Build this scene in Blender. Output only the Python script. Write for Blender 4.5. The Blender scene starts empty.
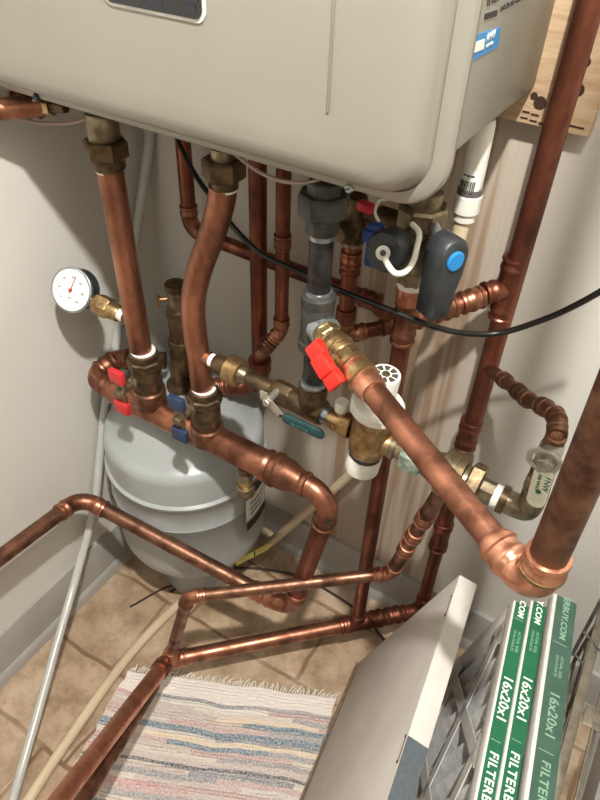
import bpy, bmesh, math, random
from mathutils import Vector, Matrix, noise
random.seed(7)
C = bpy.context.scene.collection
# ------------------------------------------------------------------ camera
FPX = 685.0
YAW, PIT, ROLL = math.radians(-30.5), math.radians(41.58), math.radians(2.3)
CAM = Vector((0.794, -0.817, 1.3))
_f = Vector((math.sin(YAW)*math.cos(PIT), math.cos(YAW)*math.cos(PIT), -math.sin(PIT)))
_r0 = Vector((math.cos(YAW), -math.sin(YAW), 0)); _u0 = _r0.cross(_f)
_r = math.cos(ROLL)*_r0 + math.sin(ROLL)*_u0
_u = -math.sin(ROLL)*_r0 + math.cos(ROLL)*_u0
cam_d = bpy.data.cameras.new('camera'); cam = bpy.data.objects.new('camera', cam_d); C.objects.link(cam)
M = Matrix((( _r.x, _u.x, -_f.x, CAM.x), (_r.y, _u.y, -_f.y, CAM.y), (_r.z, _u.z, -_f.z, CAM.z), (0, 0, 0, 1)))
cam.matrix_world = M
cam_d.sensor_fit = 'HORIZONTAL'; cam_d.sensor_width = 36; cam_d.lens = 36*FPX/600; cam_d.clip_start = 0.02
bpy.context.scene.camera = cam

def ray(x, y): return _f + _r*((x-300)/FPX) - _u*((y-400)/FPX)
def at(x, y, X=None, Y=None, Z=None):          # survey point of the photo on a plane of the room
    d = ray(x, y)
    if X is not None: t = (X-CAM.x)/d.x
    elif Y is not None: t = (Y-CAM.y)/d.y
    else: t = (Z-CAM.z)/d.z
    return CAM + d*t
def dep(p): return (Vector(p)-CAM).dot(_f)
def rad(p, w): return w*0.5*dep(p)/FPX         # radius of a round thing w px wide in the photo
def zat(X, Y, py):
    lo, hi = -.2, 2.2
    for _ in range(40):
        m = (lo+hi)/2; q = Vector((X, Y, m))-CAM
        yy = 400-FPX*q.dot(_u)/q.dot(_f)
        if yy > py: lo = m
        else: hi = m
    return m

# ------------------------------------------------------------------ materials
def lin(c):
    return tuple(((v/255)/12.92 if v/255 <= .04045 else ((v/255+.055)/1.055)**2.4) for v in c)
MATS = {}
def mat(name, rgb, rough=.5, metal=0, rgb2=None, scale=20, bump=0, bscale=60, coords='Object', stretch=(1, 1, 1), detail=4, lo=.35, hi=.65, rough2=None, trans=0, emis=None, alpha=None, spec=None, coat=0):
    if name in MATS: return MATS[name]
    m = bpy.data.materials.new(name); m.use_nodes = True
    N = m.node_tree.nodes; L = m.node_tree.links; b = N['Principled BSDF']
    c = lin(rgb)+(1,)
    b.inputs['Base Color'].default_value = c; b.inputs['Roughness'].default_value = rough; b.inputs['Metallic'].default_value = metal
    if trans: b.inputs['Transmission Weight'].default_value = trans
    if coat: b.inputs['Coat Weight'].default_value = coat
    if spec is not None: b.inputs['Specular IOR Level'].default_value = spec
    if emis: b.inputs['Emission Color'].default_value = c; b.inputs['Emission Strength'].default_value = emis
    if alpha is not None: b.inputs['Alpha'].default_value = alpha
    tc = N.new('ShaderNodeTexCoord'); mp = N.new('ShaderNodeMapping'); mp.inputs['Scale'].default_value = stretch
    L.new(tc.outputs[coords], mp.inputs[0])
    if rgb2 or rough2:
        n = N.new('ShaderNodeTexNoise'); n.inputs['Scale'].default_value = scale; n.inputs['Detail'].default_value = detail; n.inputs['Roughness'].default_value = .6
        L.new(mp.outputs[0], n.inputs[0])
        mr = N.new('ShaderNodeMapRange'); mr.inputs[1].default_value = lo; mr.inputs[2].default_value = hi; L.new(n.outputs[0], mr.inputs[0])
        if rgb2:
            mx = N.new('ShaderNodeMix'); mx.data_type = 'RGBA'; mx.inputs[6].default_value = c; mx.inputs[7].default_value = lin(rgb2)+(1,)
            L.new(mr.outputs[0], mx.inputs[0]); L.new(mx.outputs[2], b.inputs['Base Color'])
        if rough2:
            m2 = N.new('ShaderNodeMapRange'); m2.inputs[3].default_value = rough; m2.inputs[4].default_value = rough2; L.new(mr.outputs[0], m2.inputs[0]); L.new(m2.outputs[0], b.inputs['Roughness'])
    if bump:
        n2 = N.new('ShaderNodeTexNoise'); n2.inputs['Scale'].default_value = bscale; n2.inputs['Detail'].default_value = 3
        L.new(mp.outputs[0], n2.inputs[0]); bp = N.new('ShaderNodeBump'); bp.inputs['Strength'].default_value = bump; bp.inputs['Distance'].default_value = .002
        L.new(n2.outputs[0], bp.inputs['Height']); L.new(bp.outputs[0], b.inputs['Normal'])
    MATS[name] = m; return m

COP = mat('copper_aged', (184, 126, 100), .28, .93, (104, 68, 52), 22, .12, 90, rough2=.5, stretch=(1, 1, .45))
COPR = mat('copper_red', (150, 92, 72), .3, .9, (88, 54, 42), 26, .12, 90, rough2=.52, stretch=(1, 1, .4))
COPB = mat('copper_bright', (226, 164, 136), .25, .94, (182, 120, 94), 30, .1, 80, rough2=.42)
COPD = mat('copper_brown', (146, 106, 84), .32, .88, (84, 58, 44), 34, .15, 90, rough2=.55)
BRD = mat('brass_tarnished', (116, 96, 70), .38, .8, (74, 60, 44), 60, .25, 140, rough2=.55)
BR = mat('brass_yellow', (186, 158, 112), .3, .9, (134, 106, 72), 70, .2, 160, rough2=.45)
BRG = mat('brass_dull_grey', (150, 138, 112), .36, .85, (110, 98, 78), 60, .2, 120)
COPS = mat('copper_polished', (176, 122, 98), .2, .95, (130, 86, 68), 26, .06, 60, rough2=.34, stretch=(1, 1, .5))
IRON = mat('grey_malleable_iron', (84, 84, 78), .5, .5, (58, 58, 54), 50, .3, 160)
BLKP = mat('black_steel_pipe', (22, 22, 22), .3, .3, (54, 52, 48), 45, .15, 90)
STEEL = mat('bright_steel', (190, 198, 200), .28, .9, (140, 150, 156), 40)
TAPE = mat('white_thread_tape', (232, 230, 222), .6, bump=.4, bscale=300)
PLW = mat('white_plastic', (226, 224, 214), .38, rgb2=(208, 204, 192), scale=25)
PLB = mat('black_plastic', (34, 38, 40), .42, rgb2=(48, 52, 54), scale=40, bump=.15, bscale=400)
BLUE = mat('blue_plastic', (36, 66, 128), .38)
BLUD = mat('blue_vinyl_grip', (44, 62, 92), .42, rgb2=(34, 48, 74), scale=60)
SKY = mat('bright_blue_cap', (40, 132, 200), .3)
RED = mat('red_vinyl_grip', (206, 52, 56), .38, rgb2=(186, 40, 46), scale=60)
REDB = mat('red_plastic_handle', (220, 44, 34), .32)
TEAL = mat('teal_vinyl_grip', (16, 50, 54), .4, rgb2=(24, 66, 68), scale=70)
ZINC = mat('zinc_lever', (188, 182, 168), .4, .6, (150, 146, 134), 60)
VERD = mat('verdigris_crust', (96, 112, 98), .7, .3, (168, 180, 166), 55, .6, 120)
PAINT = mat('heater_grey_enamel', (152, 148, 136), .36, .12, (148, 144, 132), 6, .05, 500)
PAINTS = mat('heater_side_enamel', (150, 147, 136), .38, .12, (145, 142, 131), 6, .05, 500)
SCRN = mat('display_black', (18, 20, 24), .25, coat=.4)
SCRN2 = mat('display_grey_marks', (38, 38, 48), .4)
TANK = mat('tank_grey_enamel', (164, 168, 166), .33, rgb2=(152, 156, 153), scale=7, bump=.05, bscale=60)
TAN = mat('tan_vinyl_tube', (206, 188, 158), .25, rgb2=(194, 174, 144), scale=14)
HOSE = mat('clear_vinyl_hose', (214, 214, 206), .22, trans=.25, rgb2=(200, 202, 194), scale=12)
CABLE = mat('black_cable', (20, 20, 20), .35)
WIRE = mat('grey_pink_wire', (150, 126, 116), .5)
LBLW = mat('label_white', (222, 222, 214), .5)
LBLK = mat('label_black', (30, 30, 30), .5)
LBLB = mat('label_blue', (44, 124, 178), .4)
LYEL = mat('label_yellow', (222, 214, 130), .5, rgb2=(206, 196, 104), scale=60)
CARD = mat('white_cardboard', (204, 198, 190), .75, rgb2=(194, 187, 179), scale=9, bump=.12, bscale=120)
CARDB = mat('brown_cardboard_torn', (156, 134, 106), .85, rgb2=(120, 100, 78), scale=90)
SLATE = mat('slate_print', (80, 88, 92), .7, rgb2=(70, 78, 82), scale=150, stretch=(1, 1, 6))
GREEN = mat('filter_green_print', (14, 98, 64), .5, rgb2=(12, 88, 58), scale=40)
GREENW = mat('filter_green_under_film', (44, 84, 66), .3, rgb2=(28, 70, 52), scale=35)
FRM = mat('filter_frame_board', (216, 212, 204), .7, rgb2=(202, 198, 190), scale=50)
MESHM = mat('filter_pleat_fabric', (226, 226, 222), .85, rgb2=(196, 196, 194), scale=60, bump=.5, bscale=240)
FTXT = mat('print_cream', (226, 238, 222), .5)
FTXG = mat('print_pale_green', (128, 168, 140), .5)
RACK = mat('rack_grey_steel', (142, 134, 118), .42, .6, (112, 104, 90), 40, .2, 120)
RACKD = mat('rack_dark_wire', (96, 94, 90), .4, .7)
SILT = mat('print_green_dark', (30, 110, 78), .5)
GAUGEW = mat('gauge_dial_white', (238, 238, 234), .5)
GLASS = mat('gauge_lens', (235, 240, 240), .08, trans=.95)
NEED = mat('gauge_needle_red', (168, 56, 48), .5)

# ------------------------------------------------------------------ object helpers
def wloc(o):
    v = Vector((0, 0, 0))
    while o is not None: v += o.location; o = o.parent
    return v
def mesh(name, V, F, m, parent=None, smooth=True, ang=38, label=None, mats=None, fm=None):
    me = bpy.data.meshes.new(name)
    off = wloc(parent) if parent else Vector((0, 0, 0))
    me.from_pydata([tuple(Vector(v)-off) for v in V], [], F); me.update()
    for mm in (mats or [m]): me.materials.append(mm)
    if fm: me.polygons.foreach_set('material_index', fm)
    o = bpy.data.objects.new(name, me); C.objects.link(o)
    if parent: o.parent = parent
    if smooth:
        me.polygons.foreach_set('use_smooth', [True]*len(me.polygons)); me.set_sharp_from_angle(angle=math.radians(ang))
    if label: o['label'] = label
    return o
def thing(name, label, cat, loc, group=None):
    o = bpy.data.objects.new(name, None); C.objects.link(o); o.location = Vector(loc); o.empty_display_size = .02
    o['label'] = label; o['category'] = cat
    if group: o['group'] = group
    return o
def tag(o, label, cat, group=None, kind=None):
    o['label'] = label; o['category'] = cat
    if group: o['group'] = group
    if kind: o['kind'] = kind
    return o
class MB:
    def __init__(s): s.V = []; s.F = []; s.M = []
    def add(s, V, F, mi=0):
        n = len(s.V); s.V += [Vector(v) for v in V]; s.F += [tuple(i+n for i in f) for f in F]; s.M += [mi]*len(F); return s
    def sweep(s, pts, rr, seg=20, cap=True, flat=0, mi=0, sq=None):
        V, F = sweepgeo(pts, rr, seg, cap, flat, sq); return s.add(V, F, mi)
    def box(s, c, ax, ay, az, bev=0, mi=0):          # half-axis vectors
        V, F = boxgeo(Vector(c), Vector(ax), Vector(ay), Vector(az), bev); return s.add(V, F, mi)
    def build(s, name, m, parent=None, **k):
        if isinstance(m, list): return mesh(name, s.V, s.F, None, parent, mats=m, fm=s.M, **k)
        return mesh(name, s.V, s.F, m, parent, **k)
def boxgeo(c, ax, ay, az, bev=0):
    bm = bmesh.new(); vs = {}
    for i in (-1, 1):
        for j in (-1, 1):
            for k in (-1, 1): vs[i, j, k] = bm.verts.new(c+ax*i+ay*j+az*k)
    for q in (((-1,-1,-1),(-1,1,-1),(1,1,-1),(1,-1,-1)), ((-1,-1,1),(1,-1,1),(1,1,1),(-1,1,1)), ((-1,-1,-1),(1,-1,-1),(1,-1,1),(-1,-1,1)),
              ((-1,1,-1),(-1,1,1),(1,1,1),(1,1,-1)), ((-1,-1,-1),(-1,-1,1),(-1,1,1),(-1,1,-1)), ((1,-1,-1),(1,1,-1),(1,1,1),(1,-1,1))):
        bm.faces.new([vs[p] for p in q])
    if bev: bmesh.ops.bevel(bm, geom=list(bm.edges), offset=bev, segments=2, affect='EDGES', profile=.5)
    bmesh.ops.recalc_face_normals(bm, faces=list(bm.faces))
    bm.verts.index_update(); V = [v.co.copy() for v in bm.verts]; F = [tuple(v.index for v in f.verts) for f in bm.faces]; bm.free(); return V, F
def sweepgeo(pts, rr, seg=20, cap=True, flat=0, sq=None):
    P = [Vector(p) for p in pts]; n = len(P)
    if not isinstance(rr, (list, tuple)): rr = [rr]*n
    T = []
    for i in range(n):
        a = None
        j = i
        while a is None or a.length < 1e-7:
            lo = max(0, i-1); hi = min(n-1, i+1); a = P[hi]-P[lo]
            if a.length < 1e-7:
                lo = max(0, i-2); hi = min(n-1, i+2); a = P[hi]-P[lo]; break
        T.append(a.normalized())
    # tangent at coincident points follows the neighbours
    up = Vector((0, 0, 1)) if abs(T[0].z) < .9 else Vector((0, -1, 0))
    U = (up-T[0]*up.dot(T[0])).normalized(); V = []; F = []
    for i in range(n):
        if i:
            q = T[i-1].rotation_difference(T[i]); U = (q @ U); U = (U-T[i]*U.dot(T[i])).normalized()
        W = T[i].cross(U)
        for k in range(seg):
            a = 2*math.pi*(k+flat)/seg
            ca, sa = math.cos(a), math.sin(a)
            if sq: ca *= sq[0]; sa *= sq[1]
            V.append(P[i]+(U*ca+W*sa)*rr[i])
    for i in range(n-1):
        for k in range(seg):
            a = i*seg+k; b = i*seg+(k+1) % seg
            F.append((a, b, b+seg, a+seg))
    if cap: F.append(tuple(range(seg-1, -1, -1))); F.append(tuple(range((n-1)*seg, n*seg)))
    return V, F
def spline(P, sub=8):
    P = [Vector(p) for p in P]; Q = [P[0]*2-P[1]]+P+[P[-1]*2-P[-2]]; out = []
    for i in range(1, len(Q)-2):
        for k in range(sub):
            t = k/sub; a, b, c, d = Q[i-1:i+3]
            out.append(.5*((2*b)+(c-a)*t+(2*a-5*b+4*c-d)*t*t+(3*b-a-3*c+d)*t**3))
    out.append(P[-1]); return out
def tube(name, pts, r, m, parent=None, seg=16, sub=8, **k):
    q = spline(pts, sub) if sub else pts
    V, F = sweepgeo(q, r, seg); return mesh(name, V, F, m, parent, **k)
def lathe(name, p0, p1, prof, m, parent, seg=24, flat=0, **k):
    """prof: list of (t along p0->p1, radius)"""
    p0 = Vector(p0); p1 = Vector(p1); V, F = sweepgeo_axis(p0, p1, prof, seg, flat); return mesh(name, V, F, m, parent, **k)
def sweepgeo_axis(p0, p1, prof, seg=24, flat=0, sidedir=None):
    p0 = Vector(p0); p1 = Vector(p1)
    T = (p1-p0).normalized(); up = sidedir or (Vector((0, 0, 1)) if abs(T.z) < .9 else Vector((0, -1, 0)))
    U = (up-T*up.dot(T)).normalized(); W = T.cross(U); V = []; F = []
    for (t, r) in prof:
        c = p0+(p1-p0)*t
        for k in range(seg):
            a = 2*math.pi*(k+flat)/seg; V.append(c+(U*math.cos(a)+W*math.sin(a))*r)
    n = len(prof)
    for i in range(n-1):
        for k in range(seg):
            a = i*seg+k; b = i*seg+(k+1) % seg; F.append((a, b, b+seg, a+seg))
    F.append(tuple(range(seg-1, -1, -1))); F.append(tuple(range((n-1)*seg, n*seg)))
    return V, F
# copper fittings -----------------------------------------------------
def bead(r):      # socket-end profile: (distance from the end, radius)
    return [(0, r*1.02), (r*.04, r*1.2), (r*.3, r*1.24), (r*.42, r*1.12), (r*.8, r*1.1), (r*.95, r*1.2), (r*1.2, r*1.24), (r*1.4, r*1.18), (r*1.6, r*1.1)]
def elbow(parent, V, d1, d2, r, m, Rb=None, name='elbow', label=None):
    """d1 travelling into V, d2 travelling out of V"""
    V = Vector(V); d1 = Vector(d1).normalized(); d2 = Vector(d2).normalized()
    th = d1.angle(d2); Rb = Rb or 2.1*r; t = Rb*math.tan(th/2); b = bead(r); s = b[-1][0]
    pts = []; rr = []
    for (d, q) in b: pts.append(V-d1*(t+s-d)); rr.append(q)
    A = V-d1*t; nrm = (d2-d1*d1.dot(d2)).normalized(); cen = A+nrm*Rb
    k = max(4, int(th/math.radians(9)))
    for i in range(1, k):
        a = th*i/k; pts.append(cen-nrm*Rb*math.cos(a)+d1*Rb*math.sin(a)); rr.append(r*1.1)
    for (d, q) in reversed(b): pts.append(V+d2*(t+s-d)); rr.append(q)
    Vv, F = sweepgeo(pts, rr, 24); return mesh(name, Vv, F, m, parent, label=label), t+s
def coupling(parent, c, d, r, m, L=None, name='coupling'):
    c = Vector(c); d = Vector(d).normalized(); L = L or 4.2*r; b = bead(r); pts = []; rr = []
    for (x, q) in b: pts.append(c-d*(L/2-x)); rr.append(q)
    for (x, q) in reversed(b): pts.append(c+d*(L/2-x)); rr.append(q)
    Vv, F = sweepgeo(pts, rr, 24); return mesh(name, Vv, F, m, parent)
def tee(parent, c, d, bdir, r, rb, m, L=None, bl=None):
    c = Vector(c); d = Vector(d).normalized(); L = L or 5*r; b = bead(r); pts = []; rr = []
    for (x, q) in b: pts.append(c-d*(L/2-x)); rr.append(q)
    for (x, q) in reversed(b): pts.append(c+d*(L/2-x)); rr.append(q)
    mb = MB(); mb.sweep(pts, rr, 24); bd = Vector(bdir).normalized(); bl = bl or r*2.3; b2 = bead(rb)
    pts = [c]; rr = [rb*1.1]
    for (x, q) in reversed(b2): pts.append(c+bd*(bl-x)); rr.append(q)
    mb.sweep(pts, rr, 24); return mb.build('tee', m, parent)
def pipe(parent, a, b, r, m, name='pipe', seg=24):
    V, F = sweepgeo([a, b], r, seg); return mesh(name, V, F, m, parent)
def run(parent, pts, r, m, mf=None, Rb=None, pull=0):
    """straight pipes between corners, an elbow on every inner corner"""
    pts = [Vector(p) for p in pts]; mf = mf or m; n = len(pts)
    cut = [0]*n
    for i in range(1, n-1):
        _, c = elbow(parent, pts[i], pts[i]-pts[i-1], pts[i+1]-pts[i], r, mf, Rb); cut[i] = c
    for i in range(n-1):
        d = (pts[i+1]-pts[i]).normalized(); a = pts[i]+d*(cut[i]-r*.6 if cut[i] else 0); b = pts[i+1]-d*(cut[i+1]-r*.6 if cut[i+1] else 0)
        if (b-a).dot(d) > 0: pipe(parent, a, b, r, m)
def nut(parent, p0, p1, r, m, name='hex_nut', seg=6, ch=.12, flat=0.0, label=None):
    prof = [(0, r*.9), (ch, r), (1-ch, r), (1, r*.9)]
    V, F = sweepgeo_axis(p0, p1, prof, seg, flat); return mesh(name, V, F, m, parent, ang=25, label=label)
def stack(parent, X, Y, items):
    """vertical stack of collars: (name, py_top, py_bottom, width_px, mat, seg)"""
    for (nm, y0, y1, w, m, sg) in items:
        za, zb = zat(X, Y, y0), zat(X, Y, y1); p = Vector((X, Y, (za+zb)/2)); r = rad(p, w)
        if sg <= 8: nut(parent, (X, Y, zb), (X, Y, za), r, m, nm, sg)
        else: lathe(nm, (X, Y, zb), (X, Y, za), [(0, r*.9), (.08, r), (.92, r), (1, r*.9)], m, parent)
def chain(parent, A, B, items, seg=24):
    """collars along A->B: (name, t0, t1, w0, w1, mat, seg)"""
    A = Vector(A); B = Vector(B)
    for (nm, t0, t1, w0, w1, m, sg) in items:
        a = A+(B-A)*t0; b = A+(B-A)*t1; ra = rad(a, w0); rb = rad(b, w1)
        if sg <= 8: nut(parent, a, b, (ra+rb)/2, m, nm, sg)
        else: lathe(nm, a, b, [(0, ra*.92), (.07, ra), (.93, rb), (1, rb*.92)], m, parent)

# ================================================================== SETTING
def struct(o): o['kind'] = 'structure'; return o
def wallmat(name, stain):
    m = bpy.data.materials.new(name); m.use_nodes = True; N = m.node_tree.nodes; L = m.node_tree.links; b = N['Principled BSDF']
    b.inputs['Roughness'].default_value = .55
    tc = N.new('ShaderNodeTexCoord')
    n = N.new('ShaderNodeTexNoise'); n.inputs['Scale'].default_value = 3; L.new(tc.outputs['Object'], n.inputs[0])
    mx = N.new('ShaderNodeMix'); mx.data_type = 'RGBA'; mx.inputs[6].default_value = lin((214, 211, 203))+(1,); mx.inputs[7].default_value = lin((206, 203, 194))+(1,)
    L.new(n.outputs[0], mx.inputs[0]); out = mx.outputs[2]
    if stain:
        sx = N.new('ShaderNodeSeparateXYZ'); L.new(tc.outputs['Object'], sx.inputs[0])
        def mrange(src, a, b_, c=0, d=1):
            q = N.new('ShaderNodeMapRange'); q.interpolation_type = 'SMOOTHSTEP'
            for i, v in enumerate((a, b_, c, d)): q.inputs[i+1].default_value = v
            L.new(src, q.inputs[0]); return q.outputs[0]
        def mul(a, b_):
            q = N.new('ShaderNodeMath'); q.operation = 'MULTIPLY'; L.new(a, q.inputs[0]); L.new(b_, q.inputs[1]); return q.outputs[0]
        mp = N.new('ShaderNodeMapping'); mp.inputs['Scale'].default_value = (46, 1, 1.6); L.new(tc.outputs['Object'], mp.inputs[0])
        s = N.new('ShaderNodeTexNoise'); s.inputs['Scale'].default_value = 1; s.inputs['Detail'].default_value = 5; L.new(mp.outputs[0], s.inputs[0])
        win = mul(mrange(sx.outputs[0], .33, .43), mrange(sx.outputs[0], .64, .55))
        st = mul(mrange(s.outputs[0], .43, .62), win)
        # broad rusty wash plus streaks, fading upward
        wash = mul(win, mrange(sx.outputs[2], 1.5, .9, .2, .5))
        ad = N.new('ShaderNodeMath'); ad.operation = 'ADD'; ad.use_clamp = True; L.new(wash, ad.inputs[0])
        st2 = N.new('ShaderNodeMath'); st2.operation = 'MULTIPLY'; st2.inputs[1].default_value = .8; L.new(st, st2.inputs[0]); L.new(st2.outputs[0], ad.inputs[1])
        mx2 = N.new('ShaderNodeMix'); mx2.data_type = 'RGBA'; mx2.inputs[7].default_value = lin((118, 80, 46))+(1,); L.new(out, mx2.inputs[6]); L.new(ad.outputs[0], mx2.inputs[0]); out = mx2.outputs[2]
        # general yellowing of the board behind the pipes
        mx3 = N.new('ShaderNodeMix'); mx3.data_type = 'RGBA'; mx3.inputs[7].default_value = lin((176, 160, 138))+(1,)
        yl = mul(mrange(sx.outputs[0], .1, .3), mrange(sx.outputs[0], .75, .6)); y2 = N.new('ShaderNodeMath'); y2.operation = 'MULTIPLY'; y2.inputs[1].default_value = .5; L.new(yl, y2.inputs[0])
        L.new(y2.outputs[0], mx3.inputs[0]); L.new(out, mx3.inputs[6]); out = mx3.outputs[2]
    L.new(out, b.inputs['Base Color'])
    n2 = N.new('ShaderNodeTexNoise'); n2.inputs['Scale'].default_value = 160; L.new(tc.outputs['Object'], n2.inputs[0])
    bp = N.new('ShaderNodeBump'); bp.inputs['Strength'].default_value = .12; bp.inputs['Distance'].default_value = .002; L.new(n2.outputs[0], bp.inputs['Height']); L.new(bp.outputs[0], b.inputs['Normal'])
    return m
def floormat():
    m = bpy.data.materials.new('stone_look_tile'); m.use_nodes = True; N = m.node_tree.nodes; L = m.node_tree.links; b = N['Principled BSDF']
    b.inputs['Roughness'].default_value = .42
    tc = N.new('ShaderNodeTexCoord'); mp = N.new('ShaderNodeMapping'); mp.inputs['Location'].default_value = (.03, .075, 0); L.new(tc.outputs['Object'], mp.inputs[0])
    dn = N.new('ShaderNodeTexNoise'); dn.inputs['Scale'].default_value = 9; dn.inputs['Detail'].default_value = 4; L.new(tc.outputs['Object'], dn.inputs[0])
    sc = N.new('ShaderNodeVectorMath'); sc.operation = 'SCALE'; sc.inputs[3].default_value = .022; L.new(dn.outputs[1], sc.inputs[0])
    av = N.new('ShaderNodeVectorMath'); L.new(mp.outputs[0], av.inputs[0]); L.new(sc.outputs[0], av.inputs[1])
    br = N.new('ShaderNodeTexBrick'); br.inputs['Scale'].default_value = 1; br.inputs['Brick Width'].default_value = .26; br.inputs['Row Height'].default_value = .175; br.inputs['Mortar Size'].default_value = .006
    br.inputs['Mortar Smooth'].default_value = .7; br.offset = .42; br.squash = 1.35; br.squash_frequency = 2
    br.inputs['Color1'].default_value = lin((190, 166, 138))+(1,); br.inputs['Color2'].default_value = lin((172, 148, 120))+(1,); br.inputs['Mortar'].default_value = lin((126, 98, 72))+(1,)
    L.new(av.outputs[0], br.inputs['Vector'])
    n = N.new('ShaderNodeTexNoise'); n.inputs['Scale'].default_value = 16; n.inputs['Detail'].default_value = 7; n.inputs['Roughness'].default_value = .68; L.new(tc.outputs['Object'], n.inputs[0])
    mr = N.new('ShaderNodeMapRange'); mr.inputs[1].default_value = .42; mr.inputs[2].default_value = .72; L.new(n.outputs[0], mr.inputs[0])
    mx = N.new('ShaderNodeMix'); mx.data_type = 'RGBA'; mx.inputs[7].default_value = lin((128, 100, 74))+(1,); L.new(br.outputs[0], mx.inputs[6]); L.new(mr.outputs[0], mx.inputs[0])
    n3 = N.new('ShaderNodeTexNoise'); n3.inputs['Scale'].default_value = 7; n3.inputs['Detail'].default_value = 5; L.new(tc.outputs['Object'], n3.inputs[0])
    mr3 = N.new('ShaderNodeMapRange'); mr3.inputs[1].default_value = .5; mr3.inputs[2].default_value = .75; mr3.inputs[4].default_value = .7; L.new(n3.outputs[0], mr3.inputs[0])
    mx2 = N.new('ShaderNodeMix'); mx2.data_type = 'RGBA'; mx2.inputs[7].default_value = lin((206, 186, 160))+(1,); L.new(mx.outputs[2], mx2.inputs[6]); L.new(mr3.outputs[0], mx2.inputs[0])
    n5 = N.new('ShaderNodeTexNoise'); n5.inputs['Scale'].default_value = 42; n5.inputs['Detail'].default_value = 8; n5.inputs['Roughness'].default_value = .75; L.new(tc.outputs['Object'], n5.inputs[0])
    mr5 = N.new('ShaderNodeMapRange'); mr5.inputs[1].default_value = .5; mr5.inputs[2].default_value = .78; mr5.inputs[4].default_value = .65; L.new(n5.outputs[0], mr5.inputs[0])
    mx5 = N.new('ShaderNodeMix'); mx5.data_type = 'RGBA'; mx5.inputs[7].default_value = lin((112, 82, 58))+(1,); L.new(mx2.outputs[2], mx5.inputs[6]); L.new(mr5.outputs[0], mx5.inputs[0])
    L.new(mx5.outputs[2], b.inputs['Base Color'])
    bp = N.new('ShaderNodeBump'); bp.inputs['Strength'].default_value = .35; bp.inputs['Distance'].default_value = .004
    iv = N.new('ShaderNodeMath'); iv.operation = 'SUBTRACT'; iv.inputs[0].default_value = 1; L.new(br.outputs[1], iv.inputs[1]); L.new(iv.outputs[0], bp.inputs['Height']); L.new(bp.outputs[0], b.inputs['Normal'])
    return m
WL = wallmat('painted_wall', False); WB = wallmat('painted_wall_water_stained', True)
BASE = mat('grey_baseboard_paint', (168, 166, 160), .4, rgb2=(158, 155, 149), scale=14)
def slab(name, c, h, m, bev=0):
    mb = MB(); mb.box(c, (h[0], 0, 0), (0, h[1], 0), (0, 0, h[2]), bev); return struct(mb.build(name, m, smooth=bool(bev)))
XR = 1.02; YF = -2.4; ZC = 2.5
slab('floor', (XR/2, YF/2, -.05), (XR/2+.1, -YF/2+.1, .05), floormat())
slab('wall_back', (XR/2, .05, ZC/2), (XR/2+.1, .05, ZC/2), WB)
slab('wall_left', (-.05, YF/2, ZC/2), (.05, -YF/2, ZC/2), WL)
slab('wall_right', (XR+.05, YF/2, ZC/2), (.05, -YF/2, ZC/2), WL)
def baseb(name, a, b, n):
    a = Vector(a); b = Vector(b); n = Vector(n); V = []; prof = [(0, .118), (.007, .118), (.009, .112), (.009, .026), (.013, .022), (.016, .012), (.017, 0), (0, 0)]
    for p in (a, b): V += [p+n*x+Vector((0, 0, z)) for x, z in prof]
    k = len(prof); F = [(i, (i+1) % k, (i+1) % k+k, i+k) for i in range(k)]+[tuple(range(k-1, -1, -1)), tuple(range(k, 2*k))]
    struct(mesh(name, V, F, BASE, ang=30))
slab('wall_front', (XR/2, YF-.05, ZC/2), (XR/2+.1, .05, ZC/2), WL)
baseb('baseboard_back', (0, 0, 0), (XR, 0, 0), (0, -1, 0))
baseb('baseboard_left', (0, YF, 0), (0, 0, 0), (1, 0, 0))
baseb('baseboard_right', (XR, YF, 0), (XR, 0, 0), (-1, 0, 0))

# ================================================================== WATER HEATER
XB = .602; YB = -.272; ZB = 1.068; ZT = 1.72; XL = .035
wh = thing('water_heater', 'large pale grey wall-hung water heater with rounded front cover, above all the copper pipes', 'water heater', ((XL+XB)/2, -.14, ZB))
mb = MB(); mb.box(((XL+XB)/2, YB/2-.001, (ZB+ZT)/2), ((XB-XL)/2, 0, 0), (0, -YB/2-.002, 0), (0, 0, (ZT-ZB)/2), .004); mb.build('casing', PAINTS, wh)
def rrect(x0, x1, z0, z1, r, n=10):
    out = []
    for cx, cz, a0 in ((x1-r, z0+r, -90), (x1-r, z1-r, 0), (x0+r, z1-r, 90), (x0+r, z0+r, 180)):
        for i in range(n+1):
            a = math.radians(a0+90*i/n); out.append((cx+r*math.cos(a), cz+r*math.sin(a)))
    return out
def loft(loops, cap0=True, cap1=True):
    V = []; F = []; n = len(loops[0])
    for lp in loops: V += lp
    for i in range(len(loops)-1):
        for k in range(n): a = i*n+k; b = i*n+(k+1) % n; F.append((a, b, b+n, a+n))
    if cap0: F.append(tuple(range(n-1, -1, -1)))
    if cap1: F.append(tuple(range((len(loops)-1)*n, len(loops)*n)))
    return V, F
ZF = 1.029; XF = .6125
def ring(ins, y, r): return [Vector((x, y, z)) for x, z in rrect(XL-.01+ins, XF-ins, ZF+ins*.7, ZT+.02-ins, r)]
loops = [ring(.004, YB+.004, .04), ring(0, YB, .044), ring(0, YB-.009, .044), ring(.003, YB-.012, .042), ring(.0145, YB-.0125, .036), ring(.0155, YB-.0095, .034),
         ring(.017, YB-.0105, .034), ring(.0185, YB-.022, .036), ring(.0235, YB-.031, .038), ring(.0325, YB-.037, .036), ring(.0495, YB-.0395, .03), ring(.073, YB-.040, .02)]
V, F = loft(loops); fc = mesh('front_cover', V, F, PAINT, wh, ang=60)
YFc = YB-.040
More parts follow.
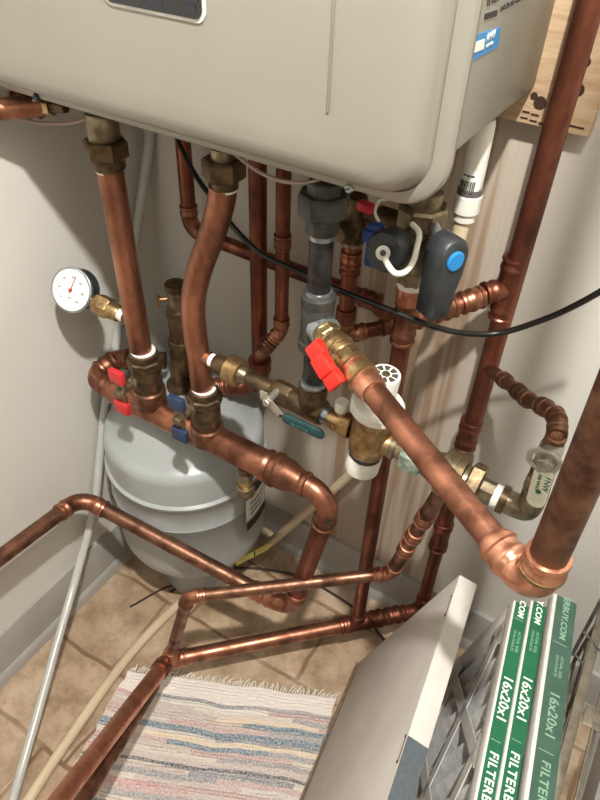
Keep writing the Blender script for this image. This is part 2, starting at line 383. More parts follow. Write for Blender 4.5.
# pressed vertical crease
cx = at(331, 60, Y=YFc).x
mb = MB(); mb.box((cx, YFc-.0004, (ZF+.075+ZT-.07)/2), (.0011, 0, 0), (0, .0012, 0), (0, 0, (ZT-ZF-.145)/2), .0005); mb.build('cover_crease', PAINTS, wh)
# control display
a = at(110, 3, Y=YFc); b = at(205, 22, Y=YFc)
zb = (at(125, 10, Y=YFc).z+b.z)/2+.003
def plate(name, x0, x1, z0, z1, y0, y1, r, m, par, **k):
    V, F = loft([[Vector((x, y0, z)) for x, z in rrect(x0, x1, z0, z1, r, 6)], [Vector((x, y1, z)) for x, z in rrect(x0, x1, z0, z1, r, 6)]]); return mesh(name, V, F, m, par, **k)
dp = plate('display_bezel', a.x-.006, b.x+.002, zb-.003, zb+.08, YFc+.001, YFc-.0015, .01, PLW, wh, label='white rim round the black control display')
ds = plate('display', a.x-.003, b.x-.001, zb, zb+.077, YFc, YFc-.003, .008, SCRN, wh, label='black control display')
for px, py, w in ((158, 3, .014), (192, 7, .012), (194, -2, .012)):
    p = at(px, py, Y=YFc); plate('button_mark', p.x-w/2, p.x+w/2, p.z-.003, p.z+.003, YFc-.002, YFc-.0036, .001, SCRN2, ds)
# flange screws
for px, py in ((349, 188), (37, 97)):
    p = at(px, py, Y=YB-.012); s = lathe('screw', (p.x, YB-.010, p.z), (p.x, YB-.0155, p.z), [(0, .0048), (.6, .0046), (1, .003)], STEEL if px > 100 else PLB, wh, 14)
    mb = MB(); mb.box((p.x, YB-.0156, p.z), (.0026, 0, .0012), (0, .0003, 0), (-.0003, 0, .0007)); mb.build('screw_slot', PLB, s)
# side labels on the right panel
def side(pxs, m, nm, par, e=.0008):
    P = [at(x, y, X=XB+e) for x, y in pxs]; P2 = [p-Vector((e+.0004, 0, 0)) for p in P]; n = len(P)
    F = [tuple(range(n)), tuple(range(2*n-1, n-1, -1))]+[(i, i+n, (i+1) % n+n, (i+1) % n) for i in range(n)]
    return mesh(nm, P+P2, F, m, par, smooth=False)
lb = side([(473, 36), (501, 27), (498, 47), (471, 62)], LBLB, 'certification_sticker', wh); lb['label'] = 'blue sticker with white lettering on the side panel'
def text(s, size, origin, xd, yd, m, parent, name='lettering', ext=.0002, bold=0, align='LEFT', sx=1):
    cu = bpy.data.curves.new('t', 'FONT'); cu.body = s; cu.size = size; cu.extrude = ext; cu.offset = bold; cu.align_x = align; cu.resolution_u = 3; cu.space_character = sx
    to = bpy.data.objects.new('t', cu); C.objects.link(to)
    me = bpy.data.meshes.new_from_object(to.evaluated_get(bpy.context.evaluated_depsgraph_get()))
    bpy.data.objects.remove(to); me.materials.clear()
    xd = Vector(xd).normalized(); yd = Vector(yd); yd = (yd-xd*yd.dot(xd)).normalized(); zd = xd.cross(yd); o = Vector(origin)-wloc(parent)
    for v in me.vertices: v.co = o+xd*v.co.x+yd*v.co.y+zd*v.co.z
    me.materials.append(m); ob = bpy.data.objects.new(name, me); C.objects.link(ob); ob.parent = parent; return ob
ny = Vector((0, 1, 0)); nz = Vector((0, 0, 1))
side([(475, 43), (485, 39), (484, 49), (474, 53)], LBLW, 'emblem', lb, .0014)
text('AHRI', .009, at(486, 42, X=XB+.0012), ny, nz, LBLW, lb)
text('CERTIFIED', .0035, at(486, 48, X=XB+.0012), ny, nz, LBLW, lb)
side([(486, 14), (498, 10), (497, 16), (485, 20)], LBLK, 'serial_label', wh)
text('TL-H2G1', .009, at(486, 7, X=XB+.0008), ny, nz, LBLK, wh)
text('ANS Z21.10.3  CSA 4.3', .006, at(500, 12, X=XB+.0008), ny, nz, LBLK, wh)

# wooden mounting board behind the heater
WOODM = mat('pine_board', (198, 172, 140), .7, rgb2=(176, 146, 112), scale=14, stretch=(1.5, 1, 12), bump=.25, bscale=80)
HOLE = mat('dark_knot', (52, 30, 18), .8)
e1 = at(515, 119, Y=-.02); e2 = at(587, 140, Y=-.02); zb_ = (e1.z+e2.z)/2
wb = thing('mounting_board', 'pine mounting board with drilled holes on the wall, behind the tall red copper riser', 'board', ((e1.x+e2.x)/2, -.01, zb_))
mb = MB(); mb.box((e2.x-.1, -.0105, zb_+.12), (.1, 0, 0), (0, .01, 0), (0, 0, .12), .002); mb.build('plank', WOODM, wb)
for px, py, r in ((578, 90, .0068), (586, 62, .005), (540, 103, .007), (534, 96, .004)):
    p = at(px, py, Y=-.021); lathe('drilled_hole', (p.x, -.0195, p.z), (p.x, -.0212, p.z), [(0, r), (1, r)], HOLE, wb, 12)
for i, (px, py) in enumerate(((524, 118), (533, 121), (542, 124), (526, 112), (535, 115), (572, 126), (580, 128))):
    p = at(px, py, Y=-.021); mb = MB(); mb.box((p.x, -.0205, p.z), (.0042, 0, .0), (0, .0007, 0), (0, 0, .0009), 0); mb.build('saw_nick', HOLE, wb)

# ================================================================== EXPANSION TANK
TX, TY, TR = .165, -.157, .146
tk = thing('expansion_tank', 'squat grey steel expansion tank with domed top standing in the room corner', 'tank', (TX, TY, 0))
zb0, z1, z2, zsh, ztop = .115, zat(TX, TY-TR, 522), zat(TX, TY-TR, 500), .455, .53
prof = []
for i in range(9):
    a = math.radians(90*i/8); prof.append((TR*.35+TR*.64*math.sin(a), .2-(.2-zb0)*math.cos(a)))
prof += [(TR*.99, z1-.003), (TR*1.006, z1), (TR*.992, z1+.003), (TR*.992, z2-.006), (TR*1.02, z2-.002), (TR*1.02, z2+.004), (TR*.985, z2+.008), (TR*.985, zsh-.02)]
for i in range(1, 8):
    a = math.radians(68*i/7); prof.append((TR*.985-.024*(1-math.cos(a)), zsh-.02+.024*math.sin(a)))
r_e, z_e = prof[-1]
for i in range(1, 9): t_ = i/8; prof.append((r_e*(1-t_)+.02*t_, z_e+(ztop-z_e)*(1-(1-t_)**1.9)))
V, F = sweepgeo_axis((TX, TY, 0), (TX, TY, 1), [(z, r) for r, z in prof], 64); mesh('tank_shell', V, F, TANK, tk, ang=50)
lathe('foot', (TX, TY, 0.001), (TX, TY, .14), [(0, TR*.5), (.1, TR*.52), (.8, TR*.42), (1, TR*.4)], TANK, tk, 40)
lathe('connection', (TX, TY, ztop-.006), (TX, TY, ztop+.05), [(0, .022), (.3, .022), (.32, .013), (1, .013)], BRD, tk)
# curved labels on the shell
def tlabel(nm, a0, a1, z0, z1, m, par=tk, e=.001, skew=0):
    V = []; n = 8
    for j in range(2):
        for i in range(n+1):
            a = math.radians(a0+(a1-a0)*i/n); V.append((TX+(TR*.992+e)*math.cos(a), TY+(TR*.992+e)*math.sin(a), (z0, z1)[j]+skew*i))
    return mesh(nm, V, [(i, i+1, i+n+2, i+n+1) for i in range(n)], m, par)
l1 = tlabel('warning_label', -8, 18, .27, .36, LBLW, e=.0045); tlabel('label_band', -8, 18, .262, .285, LBLK, l1, .006)
tlabel('label_band', -8, 18, .348, .362, LBLK, l1, .006)
for k in range(3): tlabel('label_line', -4, 14, .30+.014*k, .303+.014*k, LBLK, l1, .006)
# yellow tag near the foot
p = at(246, 552, Y=-.10)
tg = MB(); A_ = at(236, 563, Z=.09); B_ = at(269, 546, Z=.10); tg.box((A_+B_)/2, (B_-A_)/2, Vector((0, 0, 1)).cross(B_-A_).normalized()*.0008, (0, 0, .0095), 0)
yt = thing('paper_tag', 'small yellow paper tag lying beside the foot of the grey tank', 'tag', ((A_+B_)/2)); tg.build('paper', LYEL, yt, smooth=False)
tg = MB(); q_ = A_+(B_-A_)*.55; nrm_ = Vector((0, 0, 1)).cross(B_-A_).normalized(); tg.box(q_-nrm_*.0012, (B_-A_)*.02, nrm_*.0003, (0, 0, .009), 0); tg.build('printed_line', LBLK, yt, smooth=False)

# ================================================================== LEFT HEATER CONNECTIONS
YP = -.25
def vunion(name, label, X, Y, items, cat='pipe union'):
    t = thing(name, label, cat, (X, Y, zat(X, Y, items[-1][2]))); stack(t, X, Y, items); return t
AX = .185
vunion('pipe_union', 'dark brass hex union under the heater at top of the leftmost vertical pipe', AX-.006, YP,
       [('threaded_stub', 112, 141, 33, BRG, 24), ('hex_nut', 139, 157, 45, BRD, 6), ('collar', 156, 168, 34, BRD, 24), ('tape_ring', 167, 171, 27.5, TAPE, 24)])
t = thing('copper_pipe', 'straight leftmost vertical copper pipe dropping from the heater to the red valve', 'pipe', (AX, YP, zat(AX, YP, 350)))
rA = rad((AX, YP, .85), 25); pipe(t, (AX, YP, zat(AX, YP, 352)), (AX-.005, YP, zat(AX, YP, 166)), rA, COP)
# stub for the gauge on the pipe
def butterfly(parent, X, Y, py, m, hh, depth=.05):
    """two coloured grips on a plate at the front of a valve stem"""
    z = zat(X, Y, py-3); c = Vector((X, Y-depth, z))
    lathe('stem', (X, Y, z), (X, Y-depth-.004, z), [(0, .009), (.5, .009), (.55, .006), (1, .006)], BRG, parent, 16)
    nut(parent, (X, Y-depth-.002, z), (X, Y-depth-.009, z), .0075, BRG, 'handle_nut')
    h = MB(); h.box(c, (.009, 0, 0), (0, .0015, 0), (0, 0, hh*.72), .0008); hp = h.build('handle_plate', BRG, parent)
    for s in (-1, 1):
        g = MB(); g.box(c+Vector((-.001, -.002, s*hh*.8)), (.013, 0, 0), (0, .0045, 0), (0, 0, hh*.3), .0015); g.build('grip', m, hp)
def lowvalve(name, label, X, Y, y0, y1, m, py):
    t = thing(name, label, 'valve', (X, Y, zat(X, Y, y1)))
    stack(t, X, Y, [('tape_ring', y0-1, y0+.6, 24.8, TAPE, 24), ('packing_nut', y0, y0+8, 28, BRD, 24), ('hex_collar', y0+6, y0+14, 36, BRD, 8), ('valve_body', y0+12, y0+34, 30, BRD, 24), ('lower_collar', y0+29, y0+40, 28, BRD, 24), ('saddle', y0+36, y1, 33, COPD, 24)])
    butterfly(t, X-.005, Y, py, m, .037); return t
lowvalve('ball_valve', 'brass valve with red winged handle on the thick horizontal copper pipe', AX+.004, YP, 351, 404, RED, 377)
BX = .300
lowvalve('ball_valve', 'brass valve with dark blue winged handle on the thick horizontal copper pipe', BX, YP, 388, 440, BLUD, 402)
# bent pipe B
bt = at(224, 172, Y=YP)
vunion('pipe_union', 'dark brass hex union under the heater at top of the bent copper pipe', bt.x, YP,
       [('threaded_stub', 146, 160, 26, BRG, 24), ('hex_nut', 158, 178, 45, BRD, 6), ('collar', 176, 188, 28, BRD, 24), ('tape_ring', 187, 190, 26, TAPE, 24)])
t = thing('bent_copper_pipe', 'S-bent copper pipe from heater union down to the blue-handled valve', 'pipe', (BX, YP, zat(BX, YP, 388)))
pts = [at(223, 186, Y=YP), at(221, 202, Y=YP), at(213, 232, Y=YP), at(200, 268, Y=YP), at(193.5, 298, Y=YP), at(194, 325, Y=YP), at(199, 360, Y=YP), at(202.5, 391, Y=YP)]
tube('pipe', pts, rad(at(200, 300, Y=YP), 25), COP, t, 24, 8)

# pressure gauge
g0 = at(134, 321, Y=YP); g1 = at(84, 297, Y=YP-.002)
pg = thing('pressure_gauge', 'round white-faced pressure gauge with black case on the leftmost copper pipe', 'gauge', g1)
gd = (g1-g0)
chain(pg, g0, g1, [('copper_stub', 0, .17, 15, 15, COP, 20), ('tape_ring', .14, .30, 12.5, 12.5, TAPE, 20), ('brass_body', .28, .5, 17, 19, BR, 20), ('hex_nut', .46, .74, 23, 23, BR, 6), ('neck', .72, 1.0, 14, 11, BR, 16)])
gc = at(72, 290, Y=YP-.012); rg = rad(gc, 46)
fd = (CAM-gc); fd = Vector((.10, -.85, .40)).normalized()
ax = Vector((.2, -.85, .46)).normalized()
lathe('case', gc-ax*.001-ax*.026, gc, [(0, rg*.8), (.06, rg*.9), (.9, rg*.92), (1, rg*.9)], PLB, pg, 40)
lathe('bezel', gc-ax*.005, gc+ax*.003, [(0, rg*.97), (.3, rg), (.85, rg), (1, rg*.94)], STEEL, pg, 40)
dl = lathe('dial', gc+ax*.0026, gc+ax*.0034, [(0, rg*.9), (1, rg*.9)], GAUGEW, pg, 40)
ux = Vector((1, 0, 0)); ux = (ux-ax*ux.dot(ax)).normalized(); uz = ax.cross(ux)*-1
uz = uz if uz.z > 0 else -uz
tm = MB()
for k in range(33):
    a = math.radians(-45+270*k/32); d = ux*math.cos(a)+uz*math.sin(a); s_ = uz*math.cos(a)-ux*math.sin(a); L_ = .07 if k % 4 else .12
    tm.box(gc+ax*.0036+d*rg*(.82-L_/2), d*rg*L_/2, s_*.00025, ax*.0001)
tm.build('scale_marks', LBLK, dl, smooth=False)
for k, s_ in enumerate(('0', '10', '20', '30', '40', '50', '60')):
    a = math.radians(225-45*k); d = ux*math.cos(a)+uz*math.sin(a); text(s_, .0052, gc+ax*.0036+d*rg*.58-uz*.0018, ux, uz, LBLK, dl, 'numeral', align='CENTER')
text('PSI', .0045, gc+ax*.0036-uz*rg*.4, ux, uz, NEED, dl, 'numeral', align='CENTER')
nm = MB(); nd = (ux*.22+uz).normalized(); ns = ax.cross(nd); nm.box(gc+ax*.0044+nd*rg*.25, nd*rg*.42, ns*.0006, ax*.0003); nm.sweep([gc+ax*.0035, gc+ax*.0052], .0028, 16); nm.build('needle', NEED, pg)

# thick manifold L
ZL = .563
Lr = rad((.3, YP, ZL), 29)
mf = thing('copper_manifold', 'thick horizontal copper pipe in front of the grey tank carrying both winged valves', 'pipe', (.3, YP, ZL))
xl = at(118, 392, Y=YP).x; xr = at(272, 466, Y=YP).x
pipe(mf, (xl, YP, ZL), (xr+.004, YP, ZL), Lr, COPB if False else COP)
# reducer + elbow on the right
xc = at(333, 496, Y=YP).x; rs = rad((xc, YP, ZL), 21)
lathe('reducer', (xr-.012, YP, ZL), (xr+.062, YP, ZL), [(0, Lr*1.02), (.02, Lr*1.14), (.08, Lr*1.14), (.12, Lr*1.06), (.16, Lr*1.06), (.2, Lr*1.2), (.3, Lr*1.22), (.34, Lr*1.1), (.52, Lr*1.08), (.74, rs*1.25), (.86, rs*1.12), (.9, rs*1.3), (.97, rs*1.3), (1, rs*1.05)], COP, mf, 32)
# left small pipe and elbow back towards the wall
xe = .062; rs2 = rad((xe, YP, ZL), 18)
bk = at(136, 354, Z=ZL+.01)
lathe('end_bushing', (xl+.008, YP, ZL), (xl-.016, YP, ZL), [(0, Lr), (.3, Lr*1.02), (.7, rs2*1.3), (1, rs2*1.1)], COP, mf)
lp = thing('copper_elbow_pipe', 'short copper pipe looping back from the manifold end by the left wall', 'pipe', (xe, YP, ZL))
run(lp, [(xl-.008, YP, ZL), (xe-.008, YP, ZL), (xe+.0, YP+.055, ZL+.008), (xe+.075, YP+.095, ZL+.012)], rs2, COPD, COP, Rb=rs2*1.7)
# drain cap hanging under the manifold
dx = at(247, 460, Y=YP).x; zz = ZL-Lr
dY = YP-.006
stack(mf, dx, dY, [('drain_stub', 457, 469, 10, COPD, 16), ('drain_body', 467, 478, 14, BRD, 20), ('hex_nut', 472, 479, 17, BRG, 6), ('drain_neck', 478, 486, 15, BR, 20), ('drain_cap', 484, 493, 19, BRG, 24)])

# lower pipe: down from the reducer, round and back to the left wall
lw = thing('lower_copper_pipe', 'copper pipe dropping from manifold, turning above the floor and running to the left wall', 'pipe', (.46, -.27, .25))
e280 = at(291, 609, Y=-.268); e80 = at(81, 497, X=.066); endp = at(-70, 610, X=.066)
top = Vector((xc, YP, ZL))
_, c1 = elbow(lw, top, (1, 0, 0), e280-top, rs, COP, rs*2.4)
d_ = (e280-top).normalized()
lab, c2 = elbow(lw, e280, d_, e80-e280, rs, COP, rs*2.2)
pipe(lw, top+d_*(c1-.01), e280-d_*(c2-.01), rs, COPR)
d2 = (e80-e280).normalized(); rp = rad(at(180, 555, Y=-.31), 15.5)
lathe('reducing_collar', e280+d2*(c2-.004), e280+d2*(c2+.02), [(0, rs*1.12), (.5, rs*1.1), (.7, rp*1.25), (1, rp*1.05)], COP, lw)
pts = [e280+d2*(c2), e80, endp]
_, c3 = elbow(lw, e80, d2, endp-e80, rp, COP, rp*2.6)
pipe(lw, e280+d2*c2, e80-d2*(c3-.006), rp, COPD)
d3 = (endp-e80).normalized(); pipe(lw, e80+d3*(c3-.006), endp, rp, COPD)
# dark slot on the small elbow's collar, drawn as a thin black plate
mb = MB(); c_ = top+Vector((.006, -rs*1.15, -.035)); mb.box(c_, (.006, 0, 0), (0, .0008, 0), (0, 0, .0022), .0004); mb.build('collar_slot', LBLK, lw)

# relief / air vent behind
vx = at(177, 300, Y=-.13).x
t = thing('air_vent', 'brown tarnished brass air vent standing behind the two leftmost pipes', 'valve', (vx, -.13, .5))
stack(t, vx, -.13, [('cap', 283, 290, 22, BRD, 24), ('bonnet', 289, 310, 19, BRG, 24), ('collar', 308, 314, 25, BRD, 24), ('barrel', 313, 340, 23, BRD, 24), ('shoulder', 338, 344, 27, BRD, 24), ('lower_barrel', 342, 392, 24, BRD, 24), ('nipple', 390, 408, 15, BRD, 20)])
z_ = zat(vx, -.13, 298); mb = MB(); mb.sweep([(vx, -.13, z_), (vx-.02, -.15, z_)], .004, 12); mb.sweep([(vx-.02, -.15, z_+.006), (vx-.022, -.152, z_-.012)], .0035, 12); mb.sweep([(vx-.012, -.16, z_), (vx-.03, -.142, z_)], .0032, 12); mb.build('test_lever', BR, t)

# pipe under the heater at far left
t = thing('copper_stub_pipe', 'short copper pipe with brass tip under the left end of the heater', 'pipe', at(30, 102, Y=-.2))
p0 = at(66, 108, Y=-.25); p1 = at(40, 105, Y=-.25); p2 = at(2, 104, Y=-.272)
pipe(t, at(44, 105, Y=-.25), p2+Vector((.0, -.03, 0)), rad(p1, 21), COP)
coupling(t, p1+(p2-p1)*.35, p2-p1, rad(p1, 22), COP, .035)
chain(t, p0, p1, [('brass_tip', 0, .55, 10, 12, BRD, 16), ('hex_nut', .5, 1.05, 19, 19, BR, 6)])

# ================================================================== RISERS ON THE BACK WALL
rC = .0115
cx1 = at(258.5, 260, Y=-.085).x
t = thing('copper_riser', 'plain vertical copper riser behind the bent pipe, thicker of the thin back pair', 'pipe', (cx1, -.085, .55))
zc0 = zat(cx1, -.085, 384); pipe(t, (cx1, -.085, zc0), (cx1, -.085, ZB+.01), rad((cx1, -.085, .8), 17.5), COPR)
_c = Vector((cx1, -.085, zc0))
rF = rad(_c, 15)
lft = at(216, 386, Y=-.12)
elbow(t, _c, (0, 0, -1), lft-_c, rF*1.25, COPR)
d_ = (lft-_c).normalized(); pipe(t, _c+d_*.012, lft, rF, COPR)
for k in (.42, .62, .82, .98): coupling(t, _c+(lft-_c)*k, d_, rF, COP, rF*2.3)
dx1 = at(283, 220, Y=-.09).x
t = thing('copper_riser', 'thin vertical copper riser right of the plain back riser, with two couplings', 'pipe', (dx1, -.09, .6))
zd1 = zat(dx1, -.09, 330); rD = rad((dx1, -.09, .8), 14.5)
q1 = Vector((dx1, -.09, zd1)); q2 = at(262, 352, Y=-.115)
pipe(t, q1+Vector((0, 0, .02)), (dx1, -.09, ZB+.01), rD, COPR)
coupling(t, (dx1, -.09, zat(dx1, -.09, 241)), (0, 0, 1), rD, COP, .022)
elbow(t, q1, (0, 0, -1), q2-q1, rD, COP, rD*1.6); pipe(t, q1+(q2-q1)*.3, q2+(q2-q1)*.15, rD, COPD); coupling(t, q1+(q2-q1)*.75, q2-q1, rD, COPD, .02)
# E: left riser turning along the wall, ending in a loop below the heater
ex = at(187, 190, Y=-.045).x; rE = rad((ex, -.045, .85), 15.5)
zE = .765
t = thing('wall_copper_pipe', 'copper pipe dropping behind the black cable and running right along the back wall', 'pipe', (ex, -.045, zE))
gx = at(349, 280, Y=-.155).x
ze2 = zat(gx, -.155, 338)
er = at(378, 303, Y=-.045)
run(t, [(ex, -.045, ZB+.01), (ex, -.045, zE), (er.x, -.045, er.z)], rE, COPR, COP)
coupling(t, (er.x-.012, -.045, er.z), (1, 0, 0), rE, COPR, .03)
# G: riser under its valve, looping back
rG = rad((gx, -.155, .86), 18)
t = thing('looped_copper_pipe', 'short vertical copper pipe right of black steel pipe, ending in a looped elbow', 'pipe', (gx, -.155, ze2))
run(t, [(gx, -.155, zat(gx, -.155, 243)), (gx, -.155, ze2+.004), (gx+.052, -.09, ze2+.006), (er.x+.006, -.058, er.z)], rG*.92, COPR, COP, Rb=rG*1.15)
coupling(t, (gx, -.155, zat(gx, -.155, 262)), (0, 0, 1), rG*.98, COPR, .032)
coupling(t, (gx, -.155, zat(gx, -.155, 314)), (0, 0, 1), rG*.98, COPR, .02)
t = thing('boiler_valve', 'tarnished brass valve with small red handle above the looped copper pipe', 'valve', (gx, -.155, zat(gx, -.155, 240)))
stack(t, gx, -.155, [('upper_body', 196, 226, 24, BRD, 20), ('body', 218, 240, 27, BRD, 24), ('solder_ring', 239, 244, 24, BRG, 24)])
zg = zat(gx, -.155, 227); lathe('side_port', (gx, -.155, zg), (gx-.004, -.185, zg+.002), [(0, .012), (.8, .012), (1, .009)], BRD, t, 20)
zg2 = zat(gx, -.155, 212); lathe('cross_arm', (gx-.01, -.15, zg2), (gx+.06, -.15, zg2-.002), [(0, .010), (.5, .012), (.55, .015), (1, .015)], BRD, t, 20)
mb = MB(); p = at(366, 207, Y=-.19); mb.box(p, (.009, 0, -.001), (0, .006, 0), (0, 0, .005), .002); mb.build('handle', RED, t)
cw = at(383, 212, Y=-.2)
tube('strap', [at(379, 222, Y=-.19), at(375, 212, Y=-.19), at(379, 201, Y=-.19), at(388, 199, Y=-.19)], .0018, PLW, t, 8)

# ================================================================== F: black steel gas pipe
FX = .4785
t = thing('pipe_union', 'big grey iron octagonal union under the heater on top of the black pipe', 'pipe union', (FX, YP, zat(FX, YP, 232)))
stack(t, FX, YP, [('neck', 180, 196, 36, IRON, 8), ('octagon_nut', 192, 214, 54, IRON, 8), ('lower_octagon', 212, 232, 36, IRON, 8), ('steel_ring', 230, 238, 27, STEEL, 24)])
t = thing('black_steel_pipe', 'black steel vertical pipe with grey tee below the big octagonal union', 'pipe', (FX, YP, zat(FX, YP, 392)))
stack(t, FX, YP, [('pipe', 236, 296, 24.5, BLKP, 24), ('sealant_ring', 289, 295, 28, STEEL, 24), ('tee_rim', 294, 303, 35, IRON, 24), ('tee', 300, 345, 33, IRON, 24), ('tee_rim', 338, 347, 36, IRON, 24), ('pipe', 345, 386, 22.5, BLKP, 24), ('sealant_ring', 379, 386, 27, STEEL, 24)])
J0 = Vector((FX, YP, zat(FX, YP, 322)))
J1 = at(534, 590, Z=.815)
jd = (J1-J0).normalized(); jl = (J1-J0).length
def jt(px):  # fraction along J whose image x is px
    lo, hi = 0, 1
    for _ in range(40):
        m = (lo+hi)/2; q = J0+(J1-J0)*m-CAM; xx = 300+FPX*q.dot(_r)/q.dot(_f)
        if xx < px: lo = m
        else: hi = m
    return m
chain(t, J0, J1, [('tee_branch', 0, jt(322), 30, 32, IRON, 24), ('branch_ring', jt(320), jt(326), 33, 33, STEEL, 24)])
bv = thing('ball_valve', 'yellow brass ball valve with big red handle on the black pipe tee', 'valve', J0+jd*.05)
chain(bv, J0, J1, [('end_hex', jt(324), jt(331), 28, 29, BR, 8), ('neck', jt(330), jt(334), 25, 25, BR, 24), ('valve_body', jt(333), jt(345), 30, 31, BR, 24), ('body_band', jt(337), jt(340), 33, 33, BR, 24), ('end_hex', jt(344), jt(352), 31, 32, BR, 8)])
hc = at(322, 372, Z=J0.z-.02+.01); hp0 = J0+(J1-J0)*jt(340)
sd = (at(318, 372, Z=hp0.z+.004)-hp0).normalized()
lathe('stem', hp0, hp0+sd*.036, [(0, .008), (.6, .008), (.65, .005), (1, .005)], BR, bv, 16)
hd = at(323, 373, Z=hp0.z+.0)
hc = hp0+sd*.034
la = (at(335, 394, Z=hc.z-.012)-at(312, 354, Z=hc.z+.012)).normalized(); nn = sd-la*sd.dot(la); nn.normalize(); ww = la.cross(nn)
mb = MB(); mb.box(hc, la*.0268, ww*.0098, nn*.0045, .0022); mb.box(hc+nn*.003, la*.0125, ww*.011, nn*.006, .003)
mb.box(hc-la*.019+nn*.0005, la*.0085, ww*.011, nn*.0052, .0018); mb.box(hc+la*.019+nn*.0005, la*.0085, ww*.011, nn*.0052, .0018); mb.build('handle', REDB, bv)
# J pipe and K
jp = thing('foreground_copper_pipe', 'largest copper pipe, running from brass ball valve to bottom right then up out of frame', 'pipe', J1)
rJ = .53*(rad(J0+(J1-J0)*jt(421), 24.5)+rad(J0+(J1-J0)*jt(480), 30))
chain(jp, J0, J1, [('adapter_rim', jt(351), jt(354), 34, 34, BR, 24), ('adapter', jt(353), jt(360), 31, 31, COPB, 24), ('adapter_ring', jt(358), jt(364), 35, 35, BR, 24), ('adapter_collar', jt(363), jt(369), 31, 31, COPB, 24), ('adapter_bead', jt(368), jt(374), 32, 30, COPB, 24)])
K1 = Vector((J1.x, J1.y, 2.3)); K1 = J1+Vector((.0, .0, 1.6))
Kd = (at(602, 430, X=None, Y=J1.y)-J1); Kd = Vector((0, 0, 1)) if Kd.length == 0 else Kd.normalized()
rK = rad(J1+Vector((0, 0, .08)), 40)
_, c4 = elbow(jp, J1, jd, Kd, rK, COPB, rK*1.55)
pipe(jp, J0+(J1-J0)*jt(366), J1-jd*(c4-.012), rJ, COP)
lathe('step_collar', J1-jd*(c4+.006), J1-jd*(c4-.006), [(0, rJ*1.05), (.4, rK*1.1), (1, rK*1.1)], COPB, jp)
pipe(jp, J1+Kd*(c4-.012), J1+Kd*1.45, rK, COPD)
lathe('gold_ring', J1+Kd*(c4-.022), J1+Kd*(c4-.0165), [(0, rK*1.2), (.2, rK*1.27), (.8, rK*1.27), (1, rK*1.2)], BR, jp)

# ================================================================== MIXING-VALVE CHAIN (level at z .715)
ch0 = Vector((at(204, 356, Y=YP).x, YP, .719)); ch1 = Vector((at(515, 507, Y=YP).x, YP, .700))
def ct(px):
    lo, hi = 0, 1
    for _ in range(40):
        m = (lo+hi)/2; q = ch0+(ch1-ch0)*m-CAM; xx = 300+FPX*q.dot(_r)/q.dot(_f)
        if xx < px: lo = m
        else: hi = m
    return m
def cp(px): return ch0+(ch1-ch0)*ct(px)
t = thing('isolation_valve', 'small brass valve joined to the bent copper pipe, left of the teal lever', 'valve', cp(232))
chain(t, ch0, ch1, [('copper_stub', ct(204), ct(211), 15, 15, COP, 20), ('tape_ring', ct(209), ct(216), 14, 14, TAPE, 20), ('end_collar', ct(215), ct(223), 17, 19, BRD, 20), ('valve_body', ct(222), ct(229), 19, 22, BRD, 20), ('centre_body', ct(228), ct(241), 29, 29, BR, 24), ('collar', ct(240), ct(248), 20, 17, BRG, 20)])
zl_ = .688
t2 = thing('crossing_fitting', 'brown brass nipple and hex fitting between small brass valve and black pipe', 'pipe fitting', cp(280))
chain(t2, ch0, ch1, [('nipple', ct(247), ct(276), 15, 16, BRD, 20), ('hex_fitting', ct(273), ct(292), 25, 25, BRD, 8), ('tee', ct(290), ct(324), 24, 27, BRD, 24)])
zt_ = cp(310).z; lathe('tee_neck', (FX, YP, zt_), (FX, YP, zat(FX, YP, 384)), [(0, rad((FX, YP, .72), 27)), (.8, rad((FX, YP, .72), 29)), (1, rad((FX, YP, .72), 29))], BRD, t2)
# teal lever
YL = YP-.03
A = at(264, 396, Y=YL); B = at(281, 416, Y=YL); D = at(320, 434, Y=YL)
mb = MB(); mb.box((A+B)/2, (B-A)/2*1.1, Vector((0, .0012, 0)), Vector((B.z-A.z, 0, -(B.x-A.x))).normalized()*.0058, .0006); mb.box(A, (.006, 0, 0), (0, .0013, 0), (0, 0, .0075), .001); mb.box(B+(D-B)*.08, (D-B)*.12, (0, .0012, 0), (0, 0, .004), .0006); lv = mb.build('lever_arm', ZINC, t2)
mb = MB(); gA = B+(D-B)*.12; dn_ = (D-B).normalized(); mb.sweep([gA-dn_*.0045, gA-dn_*.002, gA+dn_*.002, D-dn_*.003, D+dn_*.003, D+dn_*.006], [.004, .007, .0085, .0085, .0072, .003], 20, sq=(1, .5)); mb.build('grip', TEAL, lv)
pv = at(268, 401, Y=YL); nut(lv, pv, pv-Vector((0, .006, 0)), .0055, ZINC, 'pivot_nut'); lathe('pivot', (pv.x, YP+.005, pv.z), pv, [(0, .005), (1, .005)], ZINC, lv, 12)
tx_ = text('WATTS', .0075, gA+dn_*.01+Vector((0, -.0049, -.003)), dn_, nz, mat('grip_embossing', (70, 118, 116), .4), lv)
